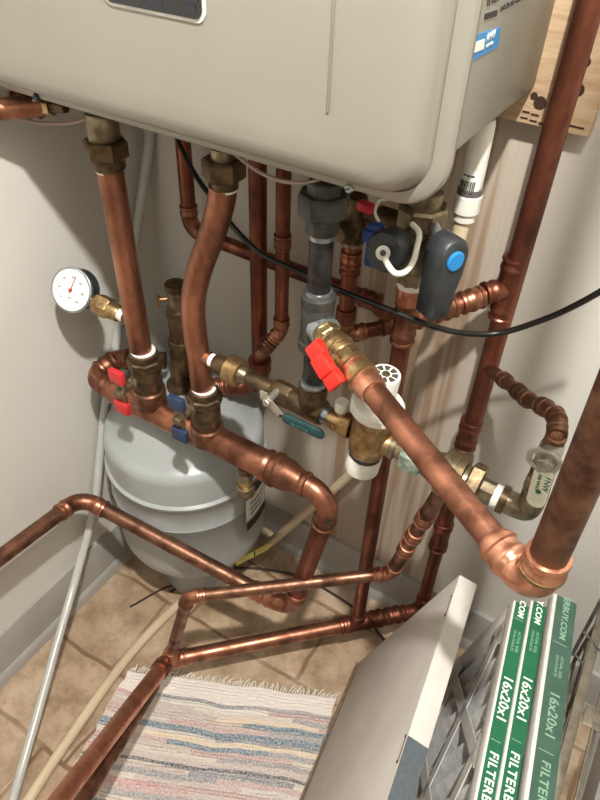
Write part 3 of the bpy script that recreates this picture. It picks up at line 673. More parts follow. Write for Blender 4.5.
# mixing valve
mx_ = thing('mixing_valve', 'brass mixing valve with white dial knob on top and white cap below', 'valve', at(361, 470, Y=YP))
m0 = at(361.5, 468, Y=YP); m1 = at(386, 374, Y=YP); mz = (m1-m0)
def mt(py):
    lo, hi = 0, 1
    for _ in range(40):
        m = (lo+hi)/2; q = m0+mz*m-CAM; yy = 400-FPX*q.dot(_u)/q.dot(_f)
        if yy > py: lo = m
        else: hi = m
    return m
def W(p, w): return rad(m0+mz*p, w)
lathe('bottom_cap', m0, m0+mz*mt(454), [(0, W(0, 31)), (.08, W(0, 34)), (.92, W(0, 35)), (1, W(0, 33))], PLW, mx_, 32)
lathe('black_ring', m0+mz*mt(456), m0+mz*mt(449), [(0, W(0, 31)), (1, W(0, 32))], PLB, mx_, 32)
lathe('valve_body', m0+mz*mt(451), m0+mz*mt(408), [(0, W(.2, 32)), (.1, W(.2, 38)), (.3, W(.3, 41)), (.6, W(.4, 41)), (.66, W(.4, 38)), (.8, W(.4, 41)), (1, W(.5, 43))], BR, mx_, 32)
lathe('flange', m0+mz*mt(411), m0+mz*mt(402), [(0, W(.6, 50)), (.2, W(.6, 54)), (.8, W(.6, 54)), (1, W(.6, 50))], PLW, mx_, 40)
kn = lathe('dial_knob', m0+mz*mt(403), m1, [(0, W(.8, 33)), (.1, W(.8, 31)), (.9, W(1, 32)), (1, W(1, 30.5))], PLW, mx_, 40)
mzn = mz.normalized(); ka = Vector((1, 0, 0)); ka = (ka-mzn*mzn.x).normalized(); kb = mzn.cross(ka); mk = MB(); rk = W(1, 30)
for k in range(8):
    V_ = []
    for (rr_, da) in ((.42, .08), (.42, .70), (.84, .74), (.84, .04)):
        a = (k+da)*math.pi/4; V_.append(m1+mzn*.0008+(ka*math.cos(a)+kb*math.sin(a))*rk*rr_*1.0)
    V_ += [v-mzn*.0009 for v in V_]; mk.add(V_, [(0, 1, 2, 3), (7, 6, 5, 4), (0, 4, 5, 1), (1, 5, 6, 2), (2, 6, 7, 3), (3, 7, 4, 0)])
mk.build('dial_marks', mat('dial_dark_grey', (70, 68, 60), .5), kn, smooth=False)
lathe('dial_hub', m1, m1+mzn*.0015, [(0, rk*.3), (1, rk*.25)], BRG, kn, 16)
chain(mx_, ch0, ch1, [('inlet_ring', ct(322), ct(330), 20, 20, STEEL, 20), ('inlet_port', ct(329), ct(352), 20, 27, BR, 24), ('outlet_port', ct(372), ct(392), 27, 24, BR, 24), ('outlet_ring', ct(391), ct(397), 25, 25, BRG, 24)])
ip = cp(340); lathe('test_port', ip, ip+Vector((0, 0, .024)), [(0, .008), (1, .008)], BR, mx_, 16); lathe('white_plug', ip+Vector((0, 0, .02)), ip+Vector((.001, 0, .034)), [(0, .0085), (.8, .0092), (1, .0078)], PLW, mx_, 20)
lathe('bleed_screw', cp(338)-Vector((0, .008, 0)), cp(338)-Vector((0, .016, .002)), [(0, .005), (1, .0035)], BR, mx_, 12)
# nipple with verdigris, big union, elbow
t = thing('corroded_nut', 'green corroded hex nut right of the mixing valve, behind the big copper pipe', 'nut', cp(412))
chain(t, ch0, ch1, [('nipple', ct(396), ct(430), 20, 20, BRG, 20), ('hex_nut', ct(404), ct(424), 34, 34, VERD, 6)])
t = thing('large_union', 'large dull brass union crossed by the big foreground copper pipe', 'pipe union', cp(460))
chain(t, ch0, ch1, [('left_body', ct(426), ct(444), 28, 38, BRG, 24), ('union_shoulder', ct(441), ct(456), 48, 50, BRG, 24), ('union_ring', ct(455), ct(463), 55, 55, BRD, 24), ('neck', ct(462), ct(470), 33, 33, BRG, 24), ('hex_nut', ct(467), ct(481), 48, 48, BRD, 6), ('nipple', ct(479), ct(495), 25, 25, BRG, 8), ('tape_ring', ct(493), ct(501), 24, 24, TAPE, 20)])
t = thing('brass_elbow', 'brass elbow turning upward at the right end of the level brass assembly', 'elbow', ch1)
eR = at(524, 512, Y=YP); eR.z = ch1.z; eup = at(548, 462, Y=YP)
rb_ = rad(ch1, 25)
chain(t, ch0, ch1, [('rim', ct(500), ct(507), 30, 30, BRD, 24)])
arc = spline([cp(505), cp(514), at(527, 508, Y=YP), at(534, 496, Y=YP), at(537, 486, Y=YP)], 6)
V, F = sweepgeo(arc, rb_*1.0, 24); mesh('bend', V, F, BR if False else BRG, t)
# right valve with white lever
eup = Vector((at(542, 475, Y=YP).x, YP, at(542, 475, Y=YP).z)); ebt = at(536, 489, Y=YP); etp = at(552, 446, Y=YP)
t = thing('lever_valve', 'dull metal valve with cream label lever above the brass elbow at right', 'valve', ebt)
chain(t, ebt, etp, [('lower_nut', 0, .3, 28, 28, BRG, 6), ('valve_body', .25, .7, 24, 24, BRG, 24), ('upper_nut', .66, 1, 28, 26, ZINC, 6)])
la0 = at(547, 462, Y=YP-.028); la1 = at(536, 500, Y=YP-.028); dl_ = (la1-la0).normalized(); sl_ = Vector((0, 1, 0)).cross(dl_).normalized()
mb = MB(); c0 = la0; mb.box(c0+(la1-la0)*.6, (la1-la0)*.42, Vector((0, .0015, 0)), sl_*.0098, .0012); mb.sweep([la1+Vector((0, .0012, 0)), la1-Vector((0, .0012, 0))], .0096, 20); lvr = mb.build('lever', mat('cream_label_sleeve', (222, 222, 200), .45), t)
lathe('pivot', (la0.x, YP, la0.z), (la0.x, YP-.038, la0.z), [(0, .010), (.6, .010), (.62, .006), (1, .006)], ZINC, t, 16)
nut(t, (la0.x, YP-.03, la0.z), (la0.x, YP-.036, la0.z), .009, ZINC, 'pivot_nut')
mb = MB(); mb.sweep(spline([la0+Vector((x, -.001, z)) for x, z in ((-.002, -.014), (-.016, -.006), (-.016, .008), (0, .012), (.011, .006), (.009, -.008))], 6), .0032, 10, sq=(1, .6)); mb.build('lever_loop', ZINC, t)
text('FNW', .009, la0+dl_*.018-sl_*.003+Vector((0, -.0018, 0)), dl_, Vector((0, -1, 0)).cross(dl_), SILT, lvr)
text('600 WOG', .005, la0+dl_*.018-sl_*-.004+Vector((0, -.0018, 0)), dl_, Vector((0, -1, 0)).cross(dl_), SILT, lvr)
lathe('print_dot', la0+dl_*.042+Vector((0, -.0016, 0)), la0+dl_*.042+Vector((0, -.002, 0)), [(0, .003), (1, .003)], SILT, lvr, 16)

# ================================================================== H: tall red riser + floor run
HX, HY = .636, -.045
rH = .0136
ZR = .097
t = thing('tall_copper_riser', 'tall red-brown copper riser on the wall right of the heater, floor to ceiling', 'pipe', (HX, HY, ZR))
T0 = Vector((.286, -.398, ZR)); TI = Vector((.543, -.139, ZR)); TH = Vector((HX, HY, ZR))
fd_ = (TH-T0).normalized()
_, ce = elbow(t, TH, fd_, (0, 0, 1), rH*.9, COPR)
pipe(t, (HX, HY, ZR+ce-.008), (HX, HY, zat(HX, HY, 545)), rH*.85, COPR)
pipe(t, (HX, HY, zat(HX, HY, 545)), (HX+.013, HY, 2.49), rH, COPR)
for y_, L_ in ((535, .075), (434, .058)): coupling(t, (HX, HY, zat(HX, HY, y_)), (0, 0, 1), rH*1.0, COPR, L_)
tz = zat(HX, HY, 288)
bx_, by_ = .547, -.150
tee(t, (HX, HY, tz), (0, 0, 1), (bx_-HX, by_-HY, -.012), rH*.96, rH*.9, COPR, .09, .034)
br = thing('branch_copper_pipe', 'knobbly copper branch from the tall riser to the black-levered valve', 'pipe', (bx_, by_, tz))
zI = zat(bx_, by_, 322)
b0 = Vector((HX, HY, tz)); b1 = Vector((bx_, by_, zI)); bd_ = (b1-b0).normalized()
pipe(br, b0+bd_*.02, b1-bd_*.012, rH*.85, COP)
for k in (.36, .62): coupling(br, b0+(b1-b0)*k, bd_, rH*.92, COP, .03)
tee(br, b1, (0, 0, 1), -bd_, rH*.95, rH*.9, COP, .062, .03)
# I
ip_ = thing('lower_copper_riser', 'red copper riser from the knobbly branch straight down to the floor run', 'pipe', TI)
pipe(ip_, (TI.x, TI.y, ZR+.02), (b1.x, b1.y, zI-.01), .0122, COPR)
# floor run
fr = thing('floor_copper_pipe', 'copper pipe running diagonally just above the floor tiles behind the rag rug', 'pipe', T0)
rM = rad(T0+(TI-T0)*.3, 15.5)
pipe(fr, T0+fd_*.02, TI-fd_*.01, rM, COP); pipe(fr, TI, TH-fd_*.02, rM, COPR)
tee(fr, TI, fd_, (0, 0, 1), rM, .0118, COPR, .07, .032)
for k in (.35, .62): coupling(fr, TI+(TH-TI)*k, fd_, rM, COPR, .036)
M1 = CAM+ray(66, 792)*.94
md = (M1-T0).normalized()
_, cm = elbow(fr, T0, -fd_, md, rM, COP, rM*1.4)
rM2 = rM*.98
mp_ = thing('rising_copper_pipe', 'polished copper pipe rising over the rag rug out of the bottom left of the photo', 'pipe', T0+md*cm)
V, F = sweepgeo([T0+md*(cm-.01), T0+md*(cm+.0), T0+(M1-T0)*1.25], [rM, rM, rM2*1.0], 24); mesh('pipe', V, F, COPB, mp_)
s0 = T0+md*.07+Vector((.0, .004, -.02)); s1 = CAM+ray(86, 795)*1.0
m2 = thing('rising_copper_pipe', 'dull copper pipe half hidden under the polished pipe over the rag rug', 'pipe', s0)
V, F = sweepgeo([s0, s0+(s1-s0)*1.3], rM*.85, 24); mesh('pipe', V, F, COPD, m2)
# N
N0 = at(188, 597, Z=.345); N1 = at(391, 573, Z=.37); N2 = at(432, 506, Y=-.225); N3 = cp(438)-Vector((0, 0, .0))
npp = thing('crossing_copper_pipe', 'thinner copper pipe crossing above the floor run and climbing to the large brass union', 'pipe', N0)
rN = rad(at(290, 585, Z=.36), 13)
tb = T0+Vector((.005, .005, rM))
run(npp, [tb, N0, N1, N2+(N2-N1)*.25], rN, COPD, COP, Rb=rN*1.5)
nd_ = (N2-N1).normalized()
for k in (.42, .62, .85): coupling(npp, N1+(N2-N1)*k, nd_, rN*1.02, COP, rN*2.6)
ntop = N2+(N2-N1)*.2; chain(npp, ntop, cp(440)-Vector((0, 0, .015)), [('brass_neck', 0, .35, 18, 19, BRG, 20), ('tape_ring', .3, .45, 18, 18, TAPE, 20), ('upper_neck', .4, 1, 17, 17, BRG, 20)])
lathe('saddle', tb-Vector((0, 0, .006)), tb+(N0-tb)*.1, [(0, rN*1.7), (.6, rN*1.5), (1, rN*1.2)], COP, npp)

# knobbly copper from right valve to the tall riser
kp = thing('knobbly_copper_pipe', 'short knobbly copper elbows curving from the cream-lever valve up to the tall riser', 'pipe', etp)
kr = rad(etp, 17)
P_ = [etp, at(557, 432, Y=YP), at(553, 413, Y=-.215), at(527, 399, Y=-.15), at(514, 388, Y=-.11), Vector((HX, HY, zat(HX, HY, 366)))]
tube('pipe', P_, kr*.95, COPD, kp, 20, 8)
sp = spline(P_, 8)
for i in (4, 9, 14, 19, 24, 30, 35):
    coupling(kp, sp[i], sp[i+1]-sp[i-1], kr*1.0, COPD, kr*1.7 if i not in (14, 19) else kr*2.2)
t_ = sp[-1]

# ================================================================== heater isolation valve with black lever
vx_, vy_ = b1.x, b1.y
iv = thing('isolation_valve', 'brass heater valve with long black lever and blue cap over the knobbly branch', 'valve', (vx_, vy_, zat(vx_, vy_, 294)))
stack(iv, vx_, vy_, [('solder_ring', 283, 303, 27, COPB, 24), ('tape_ring', 280, 286, 29, TAPE, 24), ('hex_collar', 266, 282, 32, BRG, 8), ('valve_body', 226, 268, 40, BRG, 28), ('upper_nut', 204, 226, 52, BRG, 8), ('threaded_stub', 190, 206, 36, BRG, 24)])
zc_ = zat(vx_, vy_, 249)
# black lever faces the right-hand side of the camera
ln = Vector((.88, -.44, .12)).normalized()
lc = at(449, 253, Y=vy_-.05)
stm = Vector((vx_, vy_, zc_))
lathe('lever_stem', stm, lc, [(0, .013), (.75, .013), (1, .01)], BRG, iv, 20)
ltip = at(434, 314, Y=vy_-.055)
ld = (ltip-lc).normalized(); ln = (ln-ld*ln.dot(ld)).normalized(); ls = ld.cross(ln)
r0 = rad(lc, 37); r1 = rad(ltip, 25)
out = []
for i in range(13):
    a = math.pi*(.5+i/12); out.append(lc+ld*r0*math.cos(a)+ls*r0*math.sin(a))
L2 = (ltip-lc).length
out += [lc+ld*L2*.35-ls*r0*.93, lc+ld*L2*.6-ls*r1*1.02, lc+ld*L2*.98-ls*r1*.95, ltip+ld*.003-ls*r1*.7, ltip+ld*.003+ls*r1*.7, lc+ld*L2*.98+ls*r1*.95, lc+ld*L2*.6+ls*r1*1.02, lc+ld*L2*.35+ls*r0*.93]
out = [lc+(p-lc)*1 for p in out]; cen_ = sum(out, Vector())/len(out)
V, F = loft([[cen_+(p-cen_)*.92-ln*.018 for p in out], [p-ln*.016 for p in out], [p+ln*.007 for p in out], [cen_+(p-cen_)*.9+ln*.0105 for p in out]]); lvb = mesh('lever', V, F, PLB, iv, ang=50)
lathe('blue_cap', lc+ln*.010+ld*.004+ls*.0, lc+ln*.0135+ld*.004, [(0, .0108), (.7, .0108), (1, .0095)], SKY, lvb, 24)
mb = MB(); tp = at(434, 226, Y=vy_-.02); mb.sweep([tp, at(438, 238, Y=vy_-.03)], .006, 14); mb.build('stop_pin', STEEL, iv)
# drain port with black cap, blue handle and white strap
pc = Vector((vx_, vy_, zat(vx_, vy_, 240))); pe = at(392, 249, Y=vy_-.062)
dr = thing('drain_valve', 'black round drain cap with blue handle and white strap on the heater valve', 'valve', pe)
pd = (pe-pc).normalized()
lathe('port', pc+pd*.012, pe-pd*.004, [(0, .0135), (.4, .0135), (.5, .0165), (1, .0165)], BRG, dr, 24)
lathe('cap', pe-pd*.006, pe+pd*.020, [(0, .0215), (.1, .0225), (.8, .0225), (1, .0195)], PLB, dr, 28)
mb = MB(); bc = at(374, 245, Y=vy_-.052); mb.box(bc, (.008, 0, 0), (0, .006, 0), (0, 0, .0255), .0025); mb.box(bc+Vector((-.003, -.004, .012)), (.008, 0, 0), (0, .006, 0), (0, 0, .007), .002); mb.box(bc+Vector((.008, .006, 0)), (.012, 0, 0), (0, .006, 0), (0, 0, .009), .002); mb.build('handle', BLUE, dr)
Ys = vy_-.095
tube('strap', [at(384, 252, Y=Ys), at(387, 263, Y=Ys), at(395, 273, Y=Ys), at(405, 272, Y=Ys+.01), at(413, 262, Y=Ys+.02), at(417, 247, Y=Ys+.03), at(419, 233, Y=Ys+.045), at(412, 224, Y=Ys+.055)], .0032, PLW, dr, 12)
lathe('strap_eye', at(383, 253, Y=Ys+.006), at(383, 253, Y=Ys-.003), [(0, .0075), (.5, .0075), (.55, .004), (1, .004)], PLW, dr, 20); lathe('strap_knob', at(383, 253, Y=Ys+.002), at(383, 253, Y=Ys-.006), [(0, .0035), (1, .003)], PLB, dr, 16)

# white condensate pipe
wx = at(471, 185, Y=-.10).x
wp = thing('condensate_pipe', 'white plastic pipe with barcode label below right corner of the heater', 'pipe', (wx, -.10, zat(wx, -.10, 225)))
stack(wp, wx, -.10, [('upper_pipe', 118, 190, 24, PLW, 28), ('grey_ring', 186, 196, 25, mat('grey_rubber', (92, 88, 84), .6), 28), ('coupling', 193, 212, 27, PLW, 28), ('lower_coupling', 210, 220, 22, PLW, 28)])
lz = zat(wx, -.10, 178); rr1 = rad((wx, -.10, (zat(wx, -.10, 118)+zat(wx, -.10, 190))/2), 24)+.0006
def wl(nm, a0, a1, z0, z1, m, e, par):
    V = []; n = 6
    for z in (z0, z1):
        for i in range(n+1): a = math.radians(a0+(a1-a0)*i/n); V.append((wx+(rr1+e)*math.cos(a), -.10+(rr1+e)*math.sin(a), z))
    return mesh(nm, V, [(i, i+1, i+n+2, i+n+1) for i in range(n)], m, par)
bl_ = wl('barcode_label', -150, -30, lz-.016, lz+.012, LBLW, 0, wp)
a = -135
random.seed(3)
while a < -60:
    w_ = random.choice((2, 3, 5)); wl('bar', a, a+w_, lz-.010, lz+.001, LBLK, .0004, bl_); a += w_+random.choice((2, 3))
for k in range(4): wl('bar', -140+k*22, -128+k*22, lz-.0135, lz-.012, LBLK, .0004, bl_)
for k in range(3): wl('bar', -120+k*20, -104+k*20, lz+.006, lz+.0078, LBLK, .0004, bl_)

# ================================================================== hoses and cables
zt = zat(wx, -.10, 215)
tag(tube('condensate_hose', [(wx, -.10, zt+.01), (wx-.004, -.10, zt-.05), (wx-.02, -.085, zt-.12), at(418, 330, Y=-.045), at(392, 410, Y=-.04), at(358, 466, Y=-.04), at(306, 512, Y=-.045), at(262, 549, Y=-.06), (.27, -.035, .06), (.21, -.03, .02), (.13, -.28, .012) if False else at(215, 577, Z=.012), at(183, 600, Z=.0105), at(128, 657, Z=.0105), at(60, 752, Z=.0105), at(15, 822, Z=.0105), at(-20, 880, Z=.0105)], .0095, TAN, None, 16), 'tan plastic condensate hose crossing the tiles beside the rag rug', 'hose')
tag(tube('drain_hose', [at(153, 112, X=.03), at(147, 160, X=.018), at(135, 240, X=.012), at(120, 320, X=.012), at(106, 400, X=.014), at(100, 455, X=.018), at(94, 508, X=.022), at(78, 570, X=.032), at(58, 640, Z=.08), at(38, 712, Z=.04), at(18, 782, Z=.012), at(4, 832, Z=.0085), at(-15, 900, Z=.0085)], .0082, HOSE, None, 16), 'whitish clear hose hanging down the left wall and out across the tiles', 'hose')
tag(tube('black_cable', [at(172, 125, Y=-.06), at(181, 147, Y=-.10), at(196, 176, Y=-.125), at(214, 201, Y=-.15), at(236, 230, Y=-.16), at(262, 254, Y=-.165), at(300, 272, Y=-.19), at(336, 289, Y=-.20), at(370, 302, Y=-.195), at(405, 316, Y=-.195), at(432, 326, Y=-.19), at(462, 333, Y=-.15), at(500, 333, Y=-.12), at(545, 319, Y=-.12), at(580, 303, Y=-.13), at(620, 280, Y=-.14)], .0036, CABLE, None, 12), 'black cable sagging across the copper risers to the right edge of the photo', 'cable')
w1 = tube('sensor_wire', [at(-15, 119, Y=-.25), at(10, 117, Y=-.25), at(40, 123, Y=-.25), at(72, 123, Y=-.25), at(92, 116, Y=-.25), at(100, 108, Y=-.24)], .0021, WIRE, None, 10); tag(w1, 'grey-pink wire sagging below the left end of the heater', 'wire')
w1 = tube('sensor_wire', [at(-15, 122, Y=-.262), at(6, 111, Y=-.262), at(22, 103, Y=-.262), at(36, 100, Y=-.262), at(50, 92, Y=-.25)], .0021, WIRE, None, 10); tag(w1, 'grey-pink wire looping over the copper stub at the top left', 'wire')
w1 = tube('sensor_wire', [at(226, 146, Y=-.262), at(240, 158, Y=-.262), at(258, 171, Y=-.262), at(278, 180, Y=-.262), at(300, 183, Y=-.262), at(318, 180, Y=-.26), at(326, 172, Y=-.25)], .0021, WIRE, None, 10); tag(w1, 'grey-pink wire sagging under the heater left of the octagonal union', 'wire')
DBR = mat('dark_brown_wire', (52, 34, 26), .6)
tag(tube('floor_wire', [at(170, 592, Z=.004), at(200, 575, Z=.004), at(232, 569, Z=.004), at(262, 569, Z=.004), at(300, 577, Z=.004), at(335, 595, Z=.004), at(362, 615, Z=.004), at(384, 640, Z=.004), at(400, 665, Z=.004)], .0028, DBR, None, 8), 'dark brown wire lying on tiles from the tank to the cardboard box', 'wire')
tag(tube('floor_wire', [at(130, 607, Z=.0035), at(160, 590, Z=.0035), at(178, 583, Z=.0035), at(196, 572, Z=.0035)], .0022, DBR, None, 8), 'short dark wire on the tiles in front of the tank foot', 'wire')

# ================================================================== rag rug
rug = thing('rag_rug', 'woven rag rug with pink, grey and blue stripes and white fringe on the tiles', 'rug', at(130, 668, Z=0))
R0 = at(128, 672, Z=0); RU = at(336, 700, Z=0)-R0; RV = (at(52, 806, Z=0)-R0); RV = RV*(.78/RV.length)
def rugmat():
    m = bpy.data.materials.new('rag_weave'); m.use_nodes = True; N = m.node_tree.nodes; L = m.node_tree.links; b = N['Principled BSDF']; b.inputs['Roughness'].default_value = .95
    tc = N.new('ShaderNodeUVMap'); tc.uv_map = 'uv'
    sx = N.new('ShaderNodeSeparateXYZ')
    wn = N.new('ShaderNodeTexNoise'); wn.inputs['Scale'].default_value = 3.2; L.new(tc.outputs[0], wn.inputs[0])
    ws = N.new('ShaderNodeVectorMath'); ws.operation = 'SCALE'; ws.inputs[3].default_value = .03; L.new(wn.outputs[1], ws.inputs[0])
    wa = N.new('ShaderNodeVectorMath'); L.new(tc.outputs[0], wa.inputs[0]); L.new(ws.outputs[0], wa.inputs[1]); L.new(wa.outputs[0], sx.inputs[0])
    fl = N.new('ShaderNodeMath'); fl.operation = 'MULTIPLY'; fl.inputs[1].default_value = 84; L.new(sx.outputs[1], fl.inputs[0])
    f2 = N.new('ShaderNodeMath'); f2.operation = 'FLOOR'; L.new(fl.outputs[0], f2.inputs[0])
    # colour changes along the row too
    fx = N.new('ShaderNodeMath'); fx.operation = 'MULTIPLY'; fx.inputs[1].default_value = 2.2; L.new(sx.outputs[0], fx.inputs[0])
    fr_ = N.new('ShaderNodeMath'); fr_.operation = 'MULTIPLY_ADD'; fr_.inputs[1].default_value = .7312; L.new(f2.outputs[0], fr_.inputs[0]); L.new(fx.outputs[0], fr_.inputs[2])
    fxf = N.new('ShaderNodeMath'); fxf.operation = 'FLOOR'; L.new(fr_.outputs[0], fxf.inputs[0])
    cb = N.new('ShaderNodeCombineXYZ'); L.new(f2.outputs[0], cb.inputs[0]); L.new(fxf.outputs[0], cb.inputs[1])
    wh_ = N.new('ShaderNodeTexWhiteNoise'); wh_.noise_dimensions = '2D'; L.new(cb.outputs[0], wh_.inputs['Vector'])
    cr = N.new('ShaderNodeValToRGB'); cr.color_ramp.interpolation = 'CONSTANT'
    cols = [(0, (190, 174, 166)), (.18, (150, 148, 150)), (.36, (186, 156, 152)), (.5, (204, 194, 180)), (.62, (132, 136, 142)), (.76, (216, 196, 170)), (.83, (196, 150, 152)), (.88, (198, 190, 184)), (.945, (96, 122, 140)), (.975, (214, 208, 200))]
    el = cr.color_ramp.elements; el[0].position = 0; el[0].color = lin(cols[0][1])+(1,); el[1].position = cols[1][0]; el[1].color = lin(cols[1][1])+(1,)
    for p_, c_ in cols[2:]: e_ = el.new(p_); e_.color = lin(c_)+(1,)
    L.new(wh_.outputs[0], cr.inputs[0])
    # long full-width teal stripes
    out = cr.outputs[0]
    for (pos, wd, col) in ((.125, .012, (86, 116, 134)), (.205, .006, (70, 80, 90)), (.40, .010, (70, 100, 130)), (.62, .012, (88, 116, 134))):
        sb = N.new('ShaderNodeMath'); sb.operation = 'SUBTRACT'; sb.inputs[1].default_value = pos+.015; L.new(sx.outputs[1], sb.inputs[0])
        ab = N.new('ShaderNodeMath'); ab.operation = 'ABSOLUTE'; L.new(sb.outputs[0], ab.inputs[0])
        lt = N.new('ShaderNodeMath'); lt.operation = 'LESS_THAN'; lt.inputs[1].default_value = wd*.6; L.new(ab.outputs[0], lt.inputs[0])
        mm = N.new('ShaderNodeMix'); mm.data_type = 'RGBA'; mm.inputs[7].default_value = lin(col)+(1,); L.new(lt.outputs[0], mm.inputs[0]); L.new(out, mm.inputs[6]); out = mm.outputs[2]
    # white hem at the fringe end
    lt = N.new('ShaderNodeMath'); lt.operation = 'LESS_THAN'; lt.inputs[1].default_value = .062; L.new(sx.outputs[1], lt.inputs[0])
    mm = N.new('ShaderNodeMix'); mm.data_type = 'RGBA'; mm.inputs[7].default_value = lin((226, 216, 208))+(1,); L.new(lt.outputs[0], mm.inputs[0]); L.new(out, mm.inputs[6]); out = mm.outputs[2]
    # warp threads
    wv = N.new('ShaderNodeMapping'); wv.inputs['Scale'].default_value = (120, 190, 1); L.new(tc.outputs[0], wv.inputs[0])
    n4 = N.new('ShaderNodeTexNoise'); n4.inputs['Scale'].default_value = 1; n4.inputs['Detail'].default_value = 2; L.new(wv.outputs[0], n4.inputs[0])
    mr = N.new('ShaderNodeMapRange'); mr.inputs[1].default_value = .35; mr.inputs[2].default_value = .7; mr.inputs[4].default_value = .6; L.new(n4.outputs[0], mr.inputs[0])
    m3 = N.new('ShaderNodeMix'); m3.data_type = 'RGBA'; m3.inputs[7].default_value = lin((224, 214, 202))+(1,); L.new(mr.outputs[0], m3.inputs[0]); L.new(out, m3.inputs[6])
    L.new(m3.outputs[2], b.inputs['Base Color'])
    bp = N.new('ShaderNodeBump'); bp.inputs['Strength'].default_value = .9; bp.inputs['Distance'].default_value = .003; L.new(n4.outputs[0], bp.inputs['Height']); L.new(bp.outputs[0], b.inputs['Normal'])
    return m
nx, nv = 70, 260; V = []; F = []; UV = []
for j in range(nv+1):
    for i in range(nx+1):
        u, v = i/nx, j/nv
        ed = .006*noise.noise(Vector((j*.11, 5 if i < nx/2 else 9, 0)))
        p = R0+RU*u+RV*v+RU.normalized()*ed*abs(u-.5)*2+RV.normalized()*.004*noise.noise(Vector((u*7, v*2, 3)))
        z = .0055+.0012*math.sin(j*math.pi*.9)+.0012*noise.noise(Vector((i*.5, j*.7, 0)))+.0015*noise.noise(Vector((u*5, v*8, 1)))
        V.append((p.x, p.y, z)); UV.append((u, v))
n0 = len(V)
for j in range(nv):
    for i in range(nx): a = j*(nx+1)+i; F.append((a, a+nx+1, a+nx+2, a+1))
# skirt
bd = [i for i in range(nx+1)]+[j*(nx+1)+nx for j in range(1, nv+1)]+[nv*(nx+1)+i for i in range(nx-1, -1, -1)]+[j*(nx+1) for j in range(nv-1, 0, -1)]
for q in bd: V.append((V[q][0], V[q][1], .0005)); UV.append(UV[q])
for k in range(len(bd)): a, b_ = bd[k], bd[(k+1) % len(bd)]; F.append((a, b_, n0+(k+1) % len(bd), n0+k))
ro = mesh('woven_body', V, F, rugmat(), rug, ang=60); uvl = ro.data.uv_layers.new(name='uv')
for lp_ in ro.data.loops: uvl.data[lp_.index].uv = UV[lp_.vertex_index]
FRG = mat('fringe_cotton', (226, 218, 204), .95)
mb = MB(); nf = 74
for k in range(nf):
    u = (k+.5)/nf; b0_ = R0+RU*u; dv = -RV.normalized(); sv = RU.normalized(); l_ = random.uniform(.008, .019); s_ = random.uniform(-.008, .008)
    mb.sweep(spline([b0_+Vector((0, 0, .005)), b0_+dv*l_*.5+sv*s_*.3+Vector((0, 0, .0045)), b0_+dv*l_+sv*s_+Vector((0, 0, .002))], 3), .0013, 6)
fo = mb.build('fringe', FRG, rug); fo['kind'] = 'stuff'; fo['label'] = 'white cotton fringe along the far end'

# ================================================================== boxes and filters
# flat cardboard box leaning to the right
bA = at(459, 577, Z=.5); bB = at(357, 665, Z=0.002); bdir = Vector((.12, -.993, 0)).normalized()
BH = bA-bB; BH = BH-bdir*BH.dot(bdir)
bd0 = bB; Lb = .52
th_ = BH.normalized(); nb = bdir.cross(th_).normalized()
if nb.x > 0: nb = -nb      # outward from visible face (towards -X)
if nb.x > 0: nb = -nb
tk_ = .027
fe = at(400, 759, Z=.5); bdir = Vector((fe.x-bA.x, fe.y-bA.y, 0)).normalized()
bB = at(357, 665, Z=.002); BH = bA-bB; nb = bdir.cross(BH).normalized(); nb = -nb if nb.x > 0 else nb
bx = thing('cardboard_box', 'flat white cardboard box leaning against the air filters, with slate grey end print', 'box', bB)
def bpnt(u, v, w): return bB+bdir*u+BH*v-nb*w
V = [bpnt(u, v, w) for w in (0, tk_) for u, v in ((0, 0), (Lb, 0), (Lb, 1), (0, 1))]
low = min(v.z for v in V)
V = [v+Vector((0, 0, max(0, .001-low))) for v in V]
me_c = sum(V, Vector())/8; bxb = MB(); bxb.box(me_c, bdir*Lb/2, BH/2, nb*tk_/2, .0015); bxb.build('box_body', CARD, bx)
dz = Vector((0, 0, max(0, .001-low)))
# slate print on the top edge from y=734 on
def topf(u, w, e=.0006): return bpnt(u, 1, w)+BH.normalized()*e+dz
def ufor(py, w):
    lo, hi = 0, Lb
    for _ in range(40):
        m = (lo+hi)/2; q = topf(m, w)-CAM; yy = 400-FPX*q.dot(_u)/q.dot(_f)
        if yy < py: lo = m
        else: hi = m
    return m
ua = ufor(736, .002); ub = ufor(749, tk_)
sl = MB(); us = [ua, ub]
P_ = [topf(ua, .0005), topf(ub, tk_-.0005), topf(Lb-.001, tk_-.0005), topf(Lb-.001, .0005)]
Q_ = [p-BH.normalized()*.0009 for p in P_]
sl.add(P_+Q_, [(0, 1, 2, 3), (7, 6, 5, 4), (0, 4, 5, 1), (1, 5, 6, 2), (2, 6, 7, 3), (3, 7, 4, 0)]); sl.build('slate_print', SLATE, bx, smooth=False, label='slate grey printed panel on the top edge')
# hand slots on the crease
for u_ in (ufor(604, 0), ufor(748, 0)):
    s_ = MB(); c_ = topf(u_, 0, 0)-BH.normalized()*.006; s_.box(c_+nb*.0003, bdir*.017, BH.normalized()*.0028, nb*.0006, .0004); so = s_.build('tab_slot', mat('slot_shadow_brown', (84, 66, 56), .9), bx)
    s_ = MB(); s_.box(c_+nb*.0008, bdir*.0135, BH.normalized()*.0012, nb*.0004, .0002); s_.build('tab', CARD, so)
# torn lower edge
mb = MB(); k = 26
for i in range(k):
    u = Lb*(i+.5)/k; c_ = bpnt(u, .0, 0)+dz+nb*.0015+BH.normalized()*(.004+.006*abs(noise.noise(Vector((i*.7, 0, 0)))))
    mb.box(c_+nb*.0006, bdir*Lb/k*.55, BH.normalized()*(.006+.014*abs(noise.noise(Vector((i*.9, 3, 0))))), nb*.0008)
mb.build('torn_edge', CARDB, bx, smooth=False, label='torn brown lower edge')

